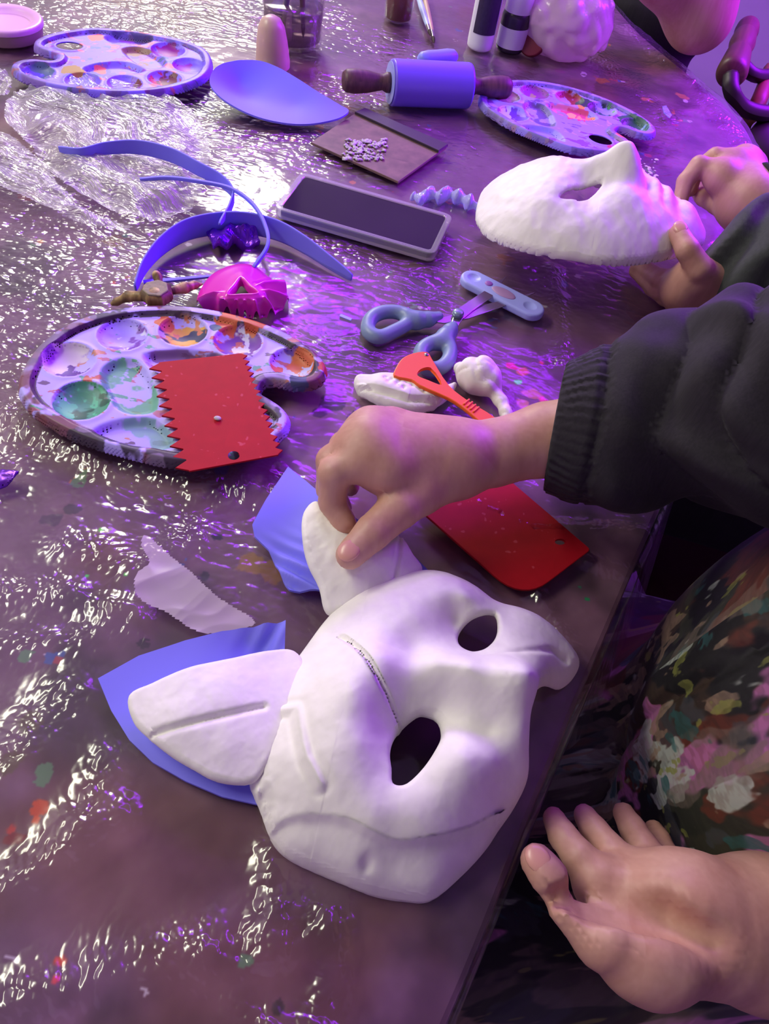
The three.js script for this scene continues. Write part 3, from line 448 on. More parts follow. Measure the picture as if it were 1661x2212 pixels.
// a hand with its forearm: fingers stay apart, palm and arm run together
function handMesh(arm, palm, fingers, cell = 0.0027, extra = null, crease = null) {
  const all = arm.concat(palm, ...fingers), [lo, hi] = bounds(all, 0.012);
  return net((x, y, z) => {
    let d = chain(x, y, z, arm, 0.006); const w = arm[arm.length - 1];
    for (let i = 0; i < palm.length; i++) { d = smin(d, bone(x, y, z, w, palm[i]), 0.014); if (i) d = smin(d, bone(x, y, z, palm[i - 1], palm[i]), 0.008); }
    if (extra) d = smin(d, extra(x, y, z), 0.012);
    let e = 1e9; for (const f of fingers) { let q = 1e9; for (let i = 0; i + 1 < f.length; i++) q = smin(q, bone(x, y, z, f[i], f[i + 1]), 0.0025); e = Math.min(e, q); d = smin(d, bone(x, y, z, f[0], [lerp(f[0][0], f[1][0], .3), lerp(f[0][1], f[1][1], .3), lerp(f[0][2], f[1][2], .3), f[0][3]]), 0.01); }
    d = smin(d, e, 0.0035);
    if (crease) d = -smin(-d, chain(x, y, z, crease), 0.016);
    return d + 0.0004 * (fbm(x * 200, (y + z) * 200, 1301, 2) - 0.5);
  }, lo, hi, cell);
}
function nail(tip, prev, up) {     // small oval plate on the back of a finger tip
  const a = V3(...prev.slice(0, 3)), b = V3(...tip.slice(0, 3)), d = b.clone().sub(a).normalize(); let n = up.clone().sub(d.clone().multiplyScalar(up.dot(d))).normalize();
  const g = new THREE.SphereGeometry(1, 16, 10); const s = V3().crossVectors(d, n); g.applyMatrix4(new THREE.Matrix4().makeBasis(d.clone().multiplyScalar(tip[3] * 0.85), n.clone().multiplyScalar(tip[3] * 0.28), s.clone().multiplyScalar(tip[3] * 0.7)));
  const p = b.clone().add(n.multiplyScalar(tip[3] * 0.8)); g.translate(p.x, p.y, p.z); return g;
}
// sleeve: cloth around a chain of joints, with folds
function sleeve(c, k, foldFn, cell, thick = 0.0, open = null) {
  const [lo, hi] = bounds(c, 0.02);
  return net((x, y, z) => { let d = chain(x, y, z, c, k) - foldFn(x, y, z); if (open) d = Math.max(d, open(x, y, z)); return d; }, lo, hi, cell);
}
// the person at the near right: paint-covered apron, dark sweater, right hand on the mask's ear, left hand below
const p1 = thing('person', 'person in a dark sweater and paint-splattered black apron pressing the ear of the near mask', 'person', null, V3(0.42, 0, -0.24));
{
  const rArm = [J(1420, 915, .085, .034), J(1250, 945, .072, .028), J(1180, 950, .066, .0255), J(1060, 980, .062, .0225), J(975, 992, .062, .0215)];
  const rPalm = [J(835, 1010, .072, .017), J(800, 965, .078, .016), J(805, 938, .076, .015), J(845, 932, .066, .014)];
  const rF = [
    [J(800, 985, .078, .0125), J(722, 1022, .070, .0105), J(718, 1085, .050, .009), J(745, 1130, .042, .008)],
    [J(785, 950, .080, .0120), J(716, 995, .066, .0100), J(712, 1055, .046, .009), J(735, 1095, .034, .008)],
    [J(805, 930, .076, .0110), J(742, 962, .058, .0095), J(735, 1015, .038, .0085), J(755, 1050, .028, .0075)],
    [J(845, 928, .068, .0100), J(792, 950, .050, .0085), J(782, 990, .034, .0075), J(795, 1020, .026, .007)],
    [J(925, 1045, .058, .0165), J(862, 1098, .058, .0135), J(805, 1150, .053, .0115), J(757, 1198, .047, .0095)],
  ];
  const lArm = [J(1760, 2020, -.02, .043), J(1640, 2012, -.01, .040), J(1540, 2000, 0, .034), J(1460, 1978, .004, .029)];
  const lPalm = [J(1300, 1918, .004, .0125), J(1350, 1908, -.004, .0125), J(1405, 1905, -.014, .012), J(1445, 1905, -.022, .012)];
  const lF = [
    [J(1302, 1912, .004, .0110), J(1250, 1850, .006, .0092), J(1216, 1806, 0, .0082), J(1196, 1768, -.008, .0068)],
    [J(1360, 1896, -.006, .0110), J(1315, 1834, -.008, .0092), J(1284, 1794, -.014, .0082), J(1262, 1760, -.022, .0068)],
    [J(1420, 1892, -.018, .0105), J(1390, 1830, -.022, .0090), J(1366, 1790, -.028, .0080), J(1346, 1756, -.034, .0068)],
    [J(1452, 1900, -.028, .0095), J(1440, 1850, -.040, .0080), J(1424, 1815, -.048, .0072), J(1412, 1790, -.054, .006)],
    [J(1410, 2055, .014, .0240), J(1310, 2015, .022, .0180), J(1225, 1945, .026, .0125), J(1160, 1860, .024, .0090)],
  ];
  const lExtra = (x, y, z) => bone(x, y, z, lArm[3], lF[4][0]) ;
  const torso = [[.46, .56, -.25, .13], [.45, .80, -.26, .13], [.46, 1.02, -.27, .11]];
  const sh = [.45, 1.04, -.36, .05];
  const upper = [[...sh], J(1760, 900, .13, .036), J(1420, 915, .085, .030)];
  const upperL = [[.46, 1.03, -.14, .05], [.47, .80, .02, .045], J(1760, 2020, -.02, .042)];
  const [blo, bhi] = bounds([...torso, ...upper, ...upperL], 0.03);
  const core = net((x, y, z) => smin(chain(x, y, z, torso, .05), Math.min(chain(x, y, z, upper, .02), chain(x, y, z, upperL, .02)), .04), blo, bhi, 0.011);
  const body = part('body', mergeGeometries([handMesh(rArm, rPalm, rF), handMesh(lArm, lPalm, lF, 0.0029, lExtra, [J(1215, 1935, .028, .004), J(1275, 1948, .029, .0085), J(1345, 1962, .029, .0095), J(1440, 1990, .030, .0085), J(1540, 2030, .034, .004)]), core]), mSkin, p1);
  const nails = [nail(rF[4][3], rF[4][2], V3(-.2, 1, .35)), nail(lF[4][3], lF[4][2], V3(0, 1, .3))];
  nails.forEach(g => part('nail', g, mNail, body));
  // sweater sleeve with a ribbed cuff
  const sc = [J(1196, 932, .066, .036), J(1260, 935, .070, .044), J(1340, 925, .078, .050), J(1440, 890, .088, .056), J(1560, 860, .10, .064), J(1700, 880, .13, .072), [.45, 1.0, -.36, .085]];
  const ax = V3(sc[1][0] - sc[0][0], sc[1][1] - sc[0][1], sc[1][2] - sc[0][2]).normalize();
  const cuffN = V3(ax.x, ax.y, ax.z + 0.15).normalize();
  const c0 = V3(sc[0][0], sc[0][1], sc[0][2]);
  const t0 = (x, y, z) => (x - c0.x) * cuffN.x + (y - c0.y) * cuffN.y + (z - c0.z) * cuffN.z;
  part('sweater_sleeve', sleeve(sc, 0.02, (x, y, z) => {
    const t = t0(x, y, z), a = Math.atan2(y - c0.y, z - c0.z);
    const rib = t < 0.030 ? 0.0009 * Math.sin(a * 46) + 0.001 - 0.004 * step(0.022, 0.030, t) : 0;
    const k = step(0.026, 0.05, t), w = noise(x * 13 + 3, y * 13, z * 13) * 5.5, fold = t > 0.026 ? k * (0.010 * (Math.abs(Math.sin((x * 0.75 + z * 0.65 + y * 0.7) * 46 + w)) ** 0.7 - 0.55) + 0.005 * Math.sin((x * 0.4 - z * 0.9 + y) * 95 + w * 1.4) * noise(x * 18, y * 18, z * 18 + 4)) : 0;
    return rib + fold;
  }, 0.0032, 0, (x, y, z) => { const t = t0(x, y, z); return Math.max(-t, t < 0.025 ? Math.min(0.025 - t, 0.030 - Math.hypot(x - c0.x - cuffN.x * t, y - c0.y - cuffN.y * t, z - c0.z - cuffN.z * t)) : -1); }), mSweater, p1, 'dark charcoal sweater sleeve with ribbed cuff');
  // apron over torso and lap
  const apronTex = tex(1024, 1024, (u, v) => {
    const x = u, y = v; let c = [22, 21, 24]; const k = (fbm(x * 240, y * 240, 1401, 2) - .5) * 12; c = [c[0] + k, c[1] + k, c[2] + k];
    const put = (sx, sy, s, th, col, w) => { const q = fbm(x * sx, y * sy, s, 4); c = mixc(c, col, step(th, th + .04, q) * w * (0.8 + 0.2 * step(.35, .65, fbm(x * 60, y * 160, s + 9, 2)))); };
    put(9, 6, 1411, .53, [66, 48, 38], .8); put(8, 11, 1421, .56, [60, 62, 48], .75); put(10, 7, 1431, .59, [116, 52, 38], .75); put(10, 14, 1441, .58, [70, 74, 84], .6); put(11, 7, 1451, .65, [190, 112, 170], .9); put(20, 11, 1461, .67, [178, 186, 178], .9); put(16, 22, 1471, .67, [44, 92, 92], .75); put(26, 14, 1481, .66, [150, 124, 104], .8); put(30, 22, 1491, .70, [136, 140, 66], .75); put(14, 9, 1495, .60, [120, 104, 96], .6);
    return c;
  });
  const mApron = std({ map: apronTex, roughness: 0.62 });
  const ap = [[.405, .52, -.245, .165], [.395, .70, -.25, .165], [.41, .90, -.27, .150], [.44, 1.03, -.27, .13]];
  const lapA = [[.46, .50, -.34, .10], [.25, .52, -.36, .090], [.0, .51, -.36, .08]], lapB = [[.46, .50, -.14, .10], [.25, .52, -.10, .092], [.0, .51, -.06, .085]], knees = [[.30, .44, -.24, .11], [.02, .43, -.22, .10]];
  const [alo, ahi] = bounds([...ap, ...lapA, ...lapB], 0.02);
  const apg = net((x, y, z) => {
    let d = chain(x, y, z, ap, .05); d = smin(d, Math.min(chain(x, y, z, lapA, .03), chain(x, y, z, lapB, .03)), .06); d = smin(d, chain(x, y, z, knees), .06);
    d -= 0.006 * Math.sin(z * 60 + y * 30 + 4 * noise(x * 9, y * 9, z * 9)) * 0.6;
    const seam = Math.abs((z + 0.315) + (y - .75) * 0.42 - 0.10 * Math.sin((y - .6) * 5)); d += 0.006 * Math.exp(-((seam / 0.004) ** 2));
    return d;
  }, alo, ahi, 0.0062);
  { const p = apg.attributes.position, uv = apg.attributes.uv; for (let i = 0; i < p.count; i++) uv.setXY(i, (p.getZ(i) + 0.3 * p.getX(i)) / 0.42 + 0.5, (p.getY(i) - p.getX(i) * 0.6) / 0.42); }
  part('apron', apg, mApron, p1, 'black apron covered in dried paint');
  // legs and lower left sleeve stay under the apron
  part('trousers', net((x, y, z) => Math.min(chain(x, y, z, [[.02, .50, -.36, .075], [-.02, .47, -.36, .07], [-.02, .06, -.36, .05]]), chain(x, y, z, [[.02, .50, -.06, .075], [-.02, .47, -.06, .07], [-.02, .06, -.06, .05]])), [-.13, -.02, -.47], [.13, .62, .05], 0.011), mBlack, p1);
  part('sweater_sleeve', sleeve([[.47, .99, -.14, .085], [.48, .80, .04, .075], J(1850, 2030, -.02, .060)], .03, (x, y, z) => 0.006 * Math.sin(y * 120 + 3 * noise(x * 20, y * 20, z * 20)), 0.008), mSweater, p1);
}
// the person behind on the right, holding the full-face mask
const p2 = thing('person', 'person in a grey sleeve with a red cuff holding the full-face mask', 'person', null, V3(0.62, 0, -0.8));
{
  const aArm = [J(1760, 480, .05, .036), J(1660, 462, .06, .028), J(1620, 440, .065, .025)];
  const aPalm = [J(1560, 385, .078, .016), J(1590, 360, .080, .015), J(1610, 350, .078, .014), J(1625, 360, .07, .013)];
  const aF = [
    [J(1555, 375, .080, .0115), J(1510, 358, .082, .0100), J(1480, 392, .068, .0088), J(1468, 440, .052, .0076)],
    [J(1580, 352, .084, .0115), J(1545, 340, .084, .0100), J(1505, 366, .068, .0088), J(1490, 410, .050, .0076)],
    [J(1605, 345, .080, .0110), J(1590, 338, .074, .0095), J(1570, 360, .056, .0085), J(1560, 400, .04, .0074)],
    [J(1625, 360, .070, .0100), J(1618, 360, .06, .0085), J(1600, 385, .046, .0075), J(1590, 415, .034, .007)],
    [J(1590, 450, .060, .0140), J(1550, 440, .052, .0110), J(1520, 425, .046, .0095), J(1500, 400, .044, .008)],
  ];
  const bArm = [J(1720, 640, .06, .032), J(1620, 615, .05, .027), J(1565, 605, .045, .0235)];
  const bPalm = [J(1490, 600, .050, .016), J(1470, 625, .036, .016), J(1480, 645, .024, .015), J(1500, 655, .016, .014)];
  const bF = [
    [J(1480, 605, .040, .0120), J(1430, 605, .026, .0105), J(1400, 588, .018, .0090), J(1380, 575, .018, .008)],
    [J(1472, 630, .030, .0120), J(1425, 625, .016, .0105), J(1395, 600, .012, .0090), J(1375, 585, .012, .008)],
    [J(1485, 650, .020, .0115), J(1440, 640, .012, .0100), J(1410, 620, .010, .0088), J(1390, 600, .010, .0076)],
    [J(1505, 658, .014, .0100), J(1470, 655, .011, .0090), J(1445, 640, .010, .0080), J(1425, 625, .010, .007)],
    [J(1530, 600, .052, .0150), J(1510, 580, .066, .0120), J(1485, 540, .078, .0105), J(1466, 504, .082, .0092)],
  ];
  const core = [[.70, .50, -.80, .13], [.70, .85, -.80, .13], [.69, 1.10, -.80, .10]], ua = [[.68, 1.08, -.94, .05], [.60, .84, -.96, .042], J(1760, 480, .05, .036)], ub = [[.68, 1.08, -.66, .05], [.55, .84, -.64, .042], J(1720, 640, .06, .032)];
  const [lo, hi] = bounds([...core, ...ua, ...ub], 0.03);
  const body2 = part('body', mergeGeometries([handMesh(aArm, aPalm, aF), handMesh(bArm, bPalm, bF), net((x, y, z) => smin(chain(x, y, z, core, .05), Math.min(chain(x, y, z, ua, .02), chain(x, y, z, ub, .02)), .04), lo, hi, 0.012)]), mSkin, p2);
  part('nail', nail(bF[4][3], bF[4][2], V3(-.2, 1, .5)), mNail, body2); part('nail', nail(aF[0][3], aF[0][2], V3(-.8, .6, .2)), mNail, body2);
  const fold = (x, y, z) => 0.006 * Math.sin((x + z * .6) * 130 + 3 * noise(x * 24, y * 24, z * 24)) + 0.005 * (noise(x * 28, y * 28, z * 28) - .5);
  part('grey_sleeve', sleeve([J(1570, 610, .046, .034), J(1620, 590, .055, .046), J(1700, 570, .07, .056), [.55, .86, -.64, .068], [.66, 1.06, -.66, .08]], .02, fold, 0.0036), mGreySleeve, p2);
  part('grey_sleeve', sleeve([J(1720, 480, .055, .040), J(1800, 490, .06, .05), [.60, .86, -.96, .062], [.66, 1.06, -.94, .08]], .02, fold, 0.006), mGreySleeve, p2);
  part('red_cuff', sleeve([J(1628, 448, .063, .029), J(1660, 462, .060, .032), J(1730, 482, .054, .036)], .01, (x, y, z) => 0.001 * Math.sin(x * 700), 0.0028), mRed, p2, 'red knitted cuff');
  part('wrist_band', sweep([...Array(13)].map((_, i) => { const a = i / 12 * Math.PI * 2, c = W(1634, 425, .068); return V3(c.x + 0.006 * Math.cos(a), c.y + 0.029 * Math.sin(a), c.z + 0.029 * Math.cos(a)); }), () => [0.004, 0.004], 40, 8), mBlack, p2, 'black wrist band');
  part('shirt', net((x, y, z) => chain(x, y, z, [[.71, .48, -.80, .16], [.70, .85, -.80, .16], [.69, 1.08, -.80, .13]], .05), [.5, .28, -1.0], [.92, 1.26, -.6], 0.012), mGreySleeve, p2);
  part('trousers', net((x, y, z) => chain(x, y, z, [[.70, .47, -.90, .09], [.30, .50, -.92, .08], [.28, .06, -.92, .05]], .02) < chain(x, y, z, [[.70, .47, -.70, .09], [.30, .50, -.70, .08], [.28, .06, -.70, .05]], .02) ? chain(x, y, z, [[.70, .47, -.90, .09], [.30, .50, -.92, .08], [.28, .06, -.92, .05]], .02) : chain(x, y, z, [[.70, .47, -.70, .09], [.30, .50, -.70, .08], [.28, .06, -.70, .05]], .02), [.18, -.02, -1.04], [.84, .62, -.56], 0.013), mBlack, p2);
}
// someone standing at the far end of the table: black clothes, bent elbow
const p3 = thing('person', 'person in black standing at the far end, elbow showing at the top of the photo', 'person', null, V3(0.3, 0, -1.62));
{
  const bc = W(1398, 2, 0).add(V3(.03, 0, -.03)), body = [[bc.x, .15, bc.z, .085], [bc.x, .75, bc.z, .092], [bc.x - .02, 1.2, bc.z - .05, .11]];
  const e = W(1512, 34, .06), arm = [[bc.x - .02, 1.26, bc.z - .06, .055], [e.x - .01, e.y + .12, e.z - .03, .052], [e.x, e.y, e.z, .044], [e.x - .08, e.y + .06, e.z + .02, .046], [e.x - .2, e.y + .16, e.z + .03, .036]];
  const [lo, hi] = bounds(arm, .02);
  part('body', net((x, y, z) => chain(x, y, z, arm, .03), lo, hi, 0.005), mSkin, p3);
  const [a, b] = bounds(body, .03);
  part('black_clothes', net((x, y, z) => chain(x, y, z, body, .05) - 0.004 * Math.sin(y * 60 + 5 * noise(x * 12, y * 12, z * 12)), a, b, 0.009), mBlack, p3);
}
// ---------------------------------------------------------------- chair at the far right
{
  const mW = std({ map: tex(128, 256, (u, v) => { const g = fbm(u * 30, v * 4, 2001, 4); return mixc([86, 56, 46], [128, 88, 70], g); }), roughness: 0.45 }), mDark = std({ color: 0x2a1c1c, roughness: 0.5 }), mPost = std({ color: 0x8a5a34, roughness: 0.5 });
  const o = thing('arm_chair', 'dark wooden chair with a turned arm grip beyond the right table edge', 'chair', null, V3(0.62, 0, -1.3));
  const a = W(1616, 58, -.02), b = W(1578, 165, -.02), d = b.clone().sub(a), L = d.length();
  part('arm_grip', lathe([[0, 0], [.016, .001], [.020, .008], [.021, .03], [.018, .05], [.020, .06], [.022, .10], [.019, .13], [.017, .145], [.021, .16], [.024, L - .045], [.025, L - .02], [.020, L - .004], [0, L]], a, d), mW, o);
  const c1 = W(1600, 135, -.02), c2 = W(1625, 160, -.03), c3 = W(1675, 160, -.04);
  part('arm_support', sweep([c1, c2, c3, W(1720, 130, -.05)], () => [.011, .011], 30, 10), mDark, o);
  part('arm_support', sweep([b.clone(), W(1580, 195, -.03), W(1600, 228, -.05), W(1640, 244, -.06), W(1700, 240, -.06)], () => [.013, .013], 30, 10), mDark, o);
  part('chair_post', sweep([W(1665, 150, -.05), W(1628, 240, -.06), W(1598, 290, -.10), V3(W(1598, 290, -.10).x, .02, W(1598, 290, -.10).z)], () => [.013, .013], 40, 10), mPost, o);
  const s1 = W(1690, 250, -.08), s2 = W(1640, 320, -.10);
  part('back_panel', sweep([W(1720, 130, -.06), s1, s2, V3(s2.x, .3, s2.z)], () => [.030, .012], 30, 8, .4), mDark, o);
  part('seat', box(.42, .04, .42, .68, .43, -1.30, .015), mW, o);
  for (const [x, z] of [[.50, -1.48], [.86, -1.48], [.86, -1.12], [.50, -1.12]]) part('leg', new THREE.CylinderGeometry(.018, .014, .41, 12).translate(x, .205, z), mDark, o);
}
// ---------------------------------------------------------------- scrapers
const redTex = tex(256, 256, (u, v) => { const n = fbm(u * 18, v * 18, 2101, 4), w = step(.80, .84, fbm(u * 26, v * 26, 2111, 2)); return mixc(mixc([166, 8, 28], [180, 12, 32], n), [216, 120, 130], w * .5); });
const mRedPlastic = std({ map: uvs(redTex, 8), roughness: 0.62, specularIntensity: 0.5 });
function edgeTeeth(a, b, n, depth, out) { const o = [], dx = b[0] - a[0], dz = b[1] - a[1]; for (let i = 0; i < n; i++) { const t0 = (i + .06) / n, t1 = (i + .5) / n, t2 = (i + .94) / n; o.push([a[0] + dx * t0, a[1] + dz * t0], [a[0] + dx * t1 + out[0] * depth, a[1] + dz * t1 + out[1] * depth], [a[0] + dx * t2, a[1] + dz * t2]); } return o; }
{
  const h = .0175, q = p => { const r = W(...p, h); return [r.x, r.z]; };
  const tl = q([345, 786]), tr = q([520, 766]), br = q([600, 985]), bl = q([410, 1020]);
  const n = (a, b, s) => { const l = Math.hypot(b[0] - a[0], b[1] - a[1]); return [(b[1] - a[1]) / l * s, -(b[0] - a[0]) / l * s]; };
  const poly = [...edgeTeeth(tr, br, 16, .0042, n(tr, br, 1)), br, ...[], bl, ...edgeTeeth(bl, tl, 11, .0085, n(bl, tl, 1)), tl];
  const c = q([505, 987]);
  const g = plate(poly, h, .0016, [ring(c[0], c[1], .0042, .0042, 20)], .0003);
  const s = single('toothed_scraper', g, mRedPlastic, 'red plastic scraper with toothed edges resting on the front palette', 'scraper', 'red scrapers');
  const cl = W(470, 905, h + .002), cr = single('clay_crumb', new THREE.SphereGeometry(.0022, 10, 8).scale(1.3, .6, 1).translate(cl.x, cl.y + .0008, cl.z), mClay, 'tiny white clay crumb on the toothed red scraper', 'crumb');
}
{
  const q = (x, y, h) => { const r = W(x, y, h); return [r.x, r.z]; }, h = .007;
  const A = q(905, 1103, h), B = q(1085, 1030, h), C = q(1272, 1190, h), Dd = q(1128, 1300, h);
  const rc = (p, a, b, r) => { const o = [], ua = [a[0] - p[0], a[1] - p[1]], ub = [b[0] - p[0], b[1] - p[1]], la = Math.hypot(...ua), lb = Math.hypot(...ub); const s = [p[0] + ua[0] / la * r, p[1] + ua[1] / la * r], e = [p[0] + ub[0] / lb * r, p[1] + ub[1] / lb * r]; for (let i = 0; i <= 8; i++) { const t = i / 8; o.push([(1 - t) ** 2 * s[0] + 2 * t * (1 - t) * p[0] + t * t * e[0], (1 - t) ** 2 * s[1] + 2 * t * (1 - t) * p[1] + t * t * e[1]]); } return o; };
  const poly = [...rc(A, Dd, B, .006), ...rc(B, A, C, .004), ...rc(C, B, Dd, .0025), ...rc(Dd, C, A, .026)];
  const hc = q(1208, 1174, h);
  single('smooth_scraper', plate(poly, h, .0022, [ring(hc[0], hc[1], .0042, .0026, 18, -.4)], .0005), mRedPlastic, 'plain red plastic scraper with one rounded corner beneath the arm', 'scraper', 'red scrapers');
}
// ---------------------------------------------------------------- blue plastic offcuts
{
  const o = wp([[453, 172], [462, 152], [482, 139], [515, 132], [560, 133], [600, 147], [650, 176], [700, 208], [735, 229], [753, 240], [738, 254], [700, 265], [650, 270], [600, 265], [550, 252], [505, 231], [470, 206], [455, 186]].map(([x, y]) => [x, y, lerp(.036, .009, (y - 132) / 138)])), sp = spline2(o.concat(wp([[570, 205, .014], [640, 228, .012], [520, 180, .018]])));
  single('plastic_leaf', fan(smooth2(xz(o), 5), sp, .0022), mBluePlastic, 'leaf-shaped curved sheet of periwinkle plastic left of the rolling pin', 'plastic sheet', 'blue plastic pieces');
}
const blueBand = (name, label, pts, hgt, th, n = 70) => { const path = pts.map(([x, y, h = 0]) => W(x, y, h)); return single(name, sweep(path, hgt, n, 14, .35), mBluePlastic, label, 'plastic strip', 'blue plastic pieces'); };
blueBand('plastic_strip', 'wide arched periwinkle plastic band around the purple foil packet', [[292, 622, .006], [312, 575, .010], [350, 530, .012], [400, 498, .014], [460, 484, .014], [530, 482, .014], [600, 498, .013], [660, 530, .011], [710, 565, .008], [760, 600, .004]], t => [.0011, .0035 + .0085 * Math.sin(Math.PI * clamp(t, 0, 1)) ** .6]);
blueBand('plastic_strip', 'curled periwinkle plastic strip lying on the crumpled cling film', [[128, 322, .022], [175, 330, .024], [230, 320, .026], [300, 318, .028], [370, 335, .028], [430, 365, .026], [480, 392, .024], [503, 418, .022], [498, 445, .020], [474, 484, .024]], t => [.0011, .0012 + .0068 * Math.sin(Math.PI * clamp(t * .98 + .02, 0, 1)) ** .5]);
blueBand('plastic_strip', 'thin curved periwinkle plastic strip crossing over the wide band', [[303, 388, .018], [360, 384, .022], [430, 392, .026], [500, 408, .028], [545, 440, .028], [572, 485, .026], [578, 530, .022], [548, 578, .010]], t => [.0016, .0018], .001);
blueBand('plastic_strip', 'short straight periwinkle plastic sliver behind the turtle figurine', [[310, 610, .003], [380, 604, .003], [460, 597, .003]], t => [.0022 * (1 - .5 * t) + .0004, .0012], .001, 20);
{ const q = xz(wp([[1430, 232, .004], [1438, 230, .004], [1450, 250, .004], [1446, 256, .004], [1434, 246, .004]])); single('plastic_offcut', plate(q, .004, .0014, [], .0003), mBlueEdge, 'tiny pale blue plastic offcut alone near the right table edge', 'plastic offcut', 'blue plastic pieces'); }
{ const q = xz(wp([[736, 680, .004], [760, 690, .004], [757, 694, .004], [734, 685, .004]])); single('plastic_offcut', plate(q, .004, .0012, [], .0002), mBlueEdge, 'thin blue plastic sliver left of the scissors', 'plastic offcut', 'blue plastic pieces'); }
// ---------------------------------------------------------------- rolling pin and neighbours
{
  const a = W(738, 174, .026), b = W(1104, 190, .026), d = b.clone().sub(a), L = d.length(), u = d.clone().normalize(), at = t => a.clone().addScaledVector(u, t * L);
  const o = thing('rolling_pin', 'small rolling pin with a blue-violet roller and dark wooden handles', 'rolling pin', null, a.clone().add(b).multiplyScalar(.5).setY(T));
  const s0 = .275, s1 = .745, rl = (s1 - s0) * L, mR = std({ color: 0x7a62e6, roughness: .38 }), mH = std({ map: tex(128, 128, (p, q) => mixc([74, 44, 58], [120, 80, 84], fbm(p * 6, q * 40, 2201, 4))), roughness: .5 });
  part('roller', lathe([[.006, 0], [.020, 0], [.0255, .0015], [.0262, .004], [.0262, rl - .004], [.0255, rl - .0015], [.020, rl], [.006, rl]], at(s0), u, 56), mR, o);
  part('roller_end', lathe([[.006, -.0006], [.0235, -.0006], [.0235, .0003]], at(s0), u, 40), mBlueEdge, o, 'pale blue roller end');
  const hl = s0 * L, hr = (1 - s1) * L, prof = l => [[.0, 0], [.0095, .0015], [.0128, .006], [.0138, l * .25], [.0128, l * .5], [.0098, l * .74], [.0088, l * .84], [.0115, l * .92], [.0115, l], [0, l]];
  part('handle', lathe(prof(hl), at(0), u, 28), mH, o); part('handle', lathe(prof(hr), at(1), u.clone().negate(), 28), mH, o);
}
{ const a = W(903, 128, .011), b = W(987, 122, .011), u = b.clone().sub(a), L = u.length(); single('clay_stick', lathe([[0, 0], [.005, .001], [.0088, .006], [.0100, .016], [.0098, L * .5], [.0104, L - .016], [.0092, L - .006], [.005, L - .001], [0, L]], a, u, 24), std({ color: 0x8f97f6, roughness: .45 }), 'rounded pale blue stick lying behind the rolling pin', 'stick'); }
// ---------------------------------------------------------------- bottles, jar, brushes at the far side
const mWhiteBottle = std({ color: 0xe6e4ea, roughness: .4 }), mLabel = std({ map: tex(128, 128, (u, v) => { const n = fbm(u * 20, v * 20, 2301, 3) * 14; return [44 + n, 30 + n, 62 + n]; }), roughness: .5 }), mDarkLiquid = std({ color: 0x1d1622, roughness: .3 });
function bandLabel(base, r, y0, y1, a0, a1) { const g = new THREE.CylinderGeometry(r, r, y1 - y0, 30, 1, true, a0, a1 - a0); g.translate(base.x, base.y + (y0 + y1) / 2, base.z); return g; }
{
  const b = W(1034, 108, .0), o = thing('paint_bottle', 'tall white bottle with a large dark label at the far side', 'bottle', 'bottles at the far side', b);
  part('bottle_body', lathe([[0, .003], [.016, .003], [.0185, .006], [.019, .012], [.019, .118], [.017, .128], [.010, .136], [.010, .142]], b), mWhiteBottle, o);
  part('label', bandLabel(b, .0194, .026, .106, -.75, 1.15), mLabel, o, 'dark purple label'); part('cap', lathe([[.0, .172], [.010, .172], [.0115, .168], [.0125, .142], [0, .142]], b), mWhiteBottle, o);
}
{
  const b = W(1098, 112, 0), o = thing('paint_bottle', 'short white-capped paint bottle with a dark band, beside the dark red disc', 'bottle', 'bottles at the far side', b);
  part('bottle_body', lathe([[0, .003], [.018, .003], [.0205, .006], [.021, .010], [.021, .048], [.019, .054], [.013, .058]], b), std({ color: 0x2a2030, roughness: .3 }), o);
  part('label', bandLabel(b, .0213, .010, .036, 0, Math.PI * 2), std({ color: 0xd2cce0, roughness: .5 }), o, 'pale paper label'); part('cap', lathe([[0, .090], [.017, .090], [.019, .087], [.0195, .054], [0, .054]], b), std({ color: 0xe8e4ee, roughness: .4 }), o);
}
{ const c = W(1150, 88, .022); single('red_disc', lathe([[0, .004], [.018, .004], [.020, .002], [.0205, -.004], [.019, -.006], [.017, .001], [0, .001]], c, V3(-.35, .42, 1), 36), std({ color: 0x7a1c30, roughness: .45 }), 'round dark red disc leaning against the pink bag', 'disc'); }
{
  const c = W(1215, 62, .035), f = (x, y, z) => { const dx = (x - c.x) / .072, dy = (y - c.y - .012) / .058, dz = (z - c.z) / .055; const r = Math.hypot(dx, dy, dz); return (r - 1) * .052 + .011 * (ridge(x * 26 + y * 20, z * 26 + y * 14, 2401, 2) - .5) + .004 * (noise(x * 70, y * 70, z * 70) - .5); };
  const g = net((x, y, z) => Math.max(f(x, y, z), T + .004 - y), [c.x - .1, T - .01, c.z - .085], [c.x + .1, T + .13, c.z + .085], .0028);
  single('plastic_bag', g, std({ color: 0xeccfe0, roughness: .28, transmission: .35, thickness: 0, clearcoat: .5, clearcoatRoughness: .2 }), 'crumpled pinkish white plastic bag at the far right end', 'bag');
}
const mGlass = std({ color: 0xf4f2f6, transmission: 1, thickness: 0, roughness: .06, ior: 1.5 });
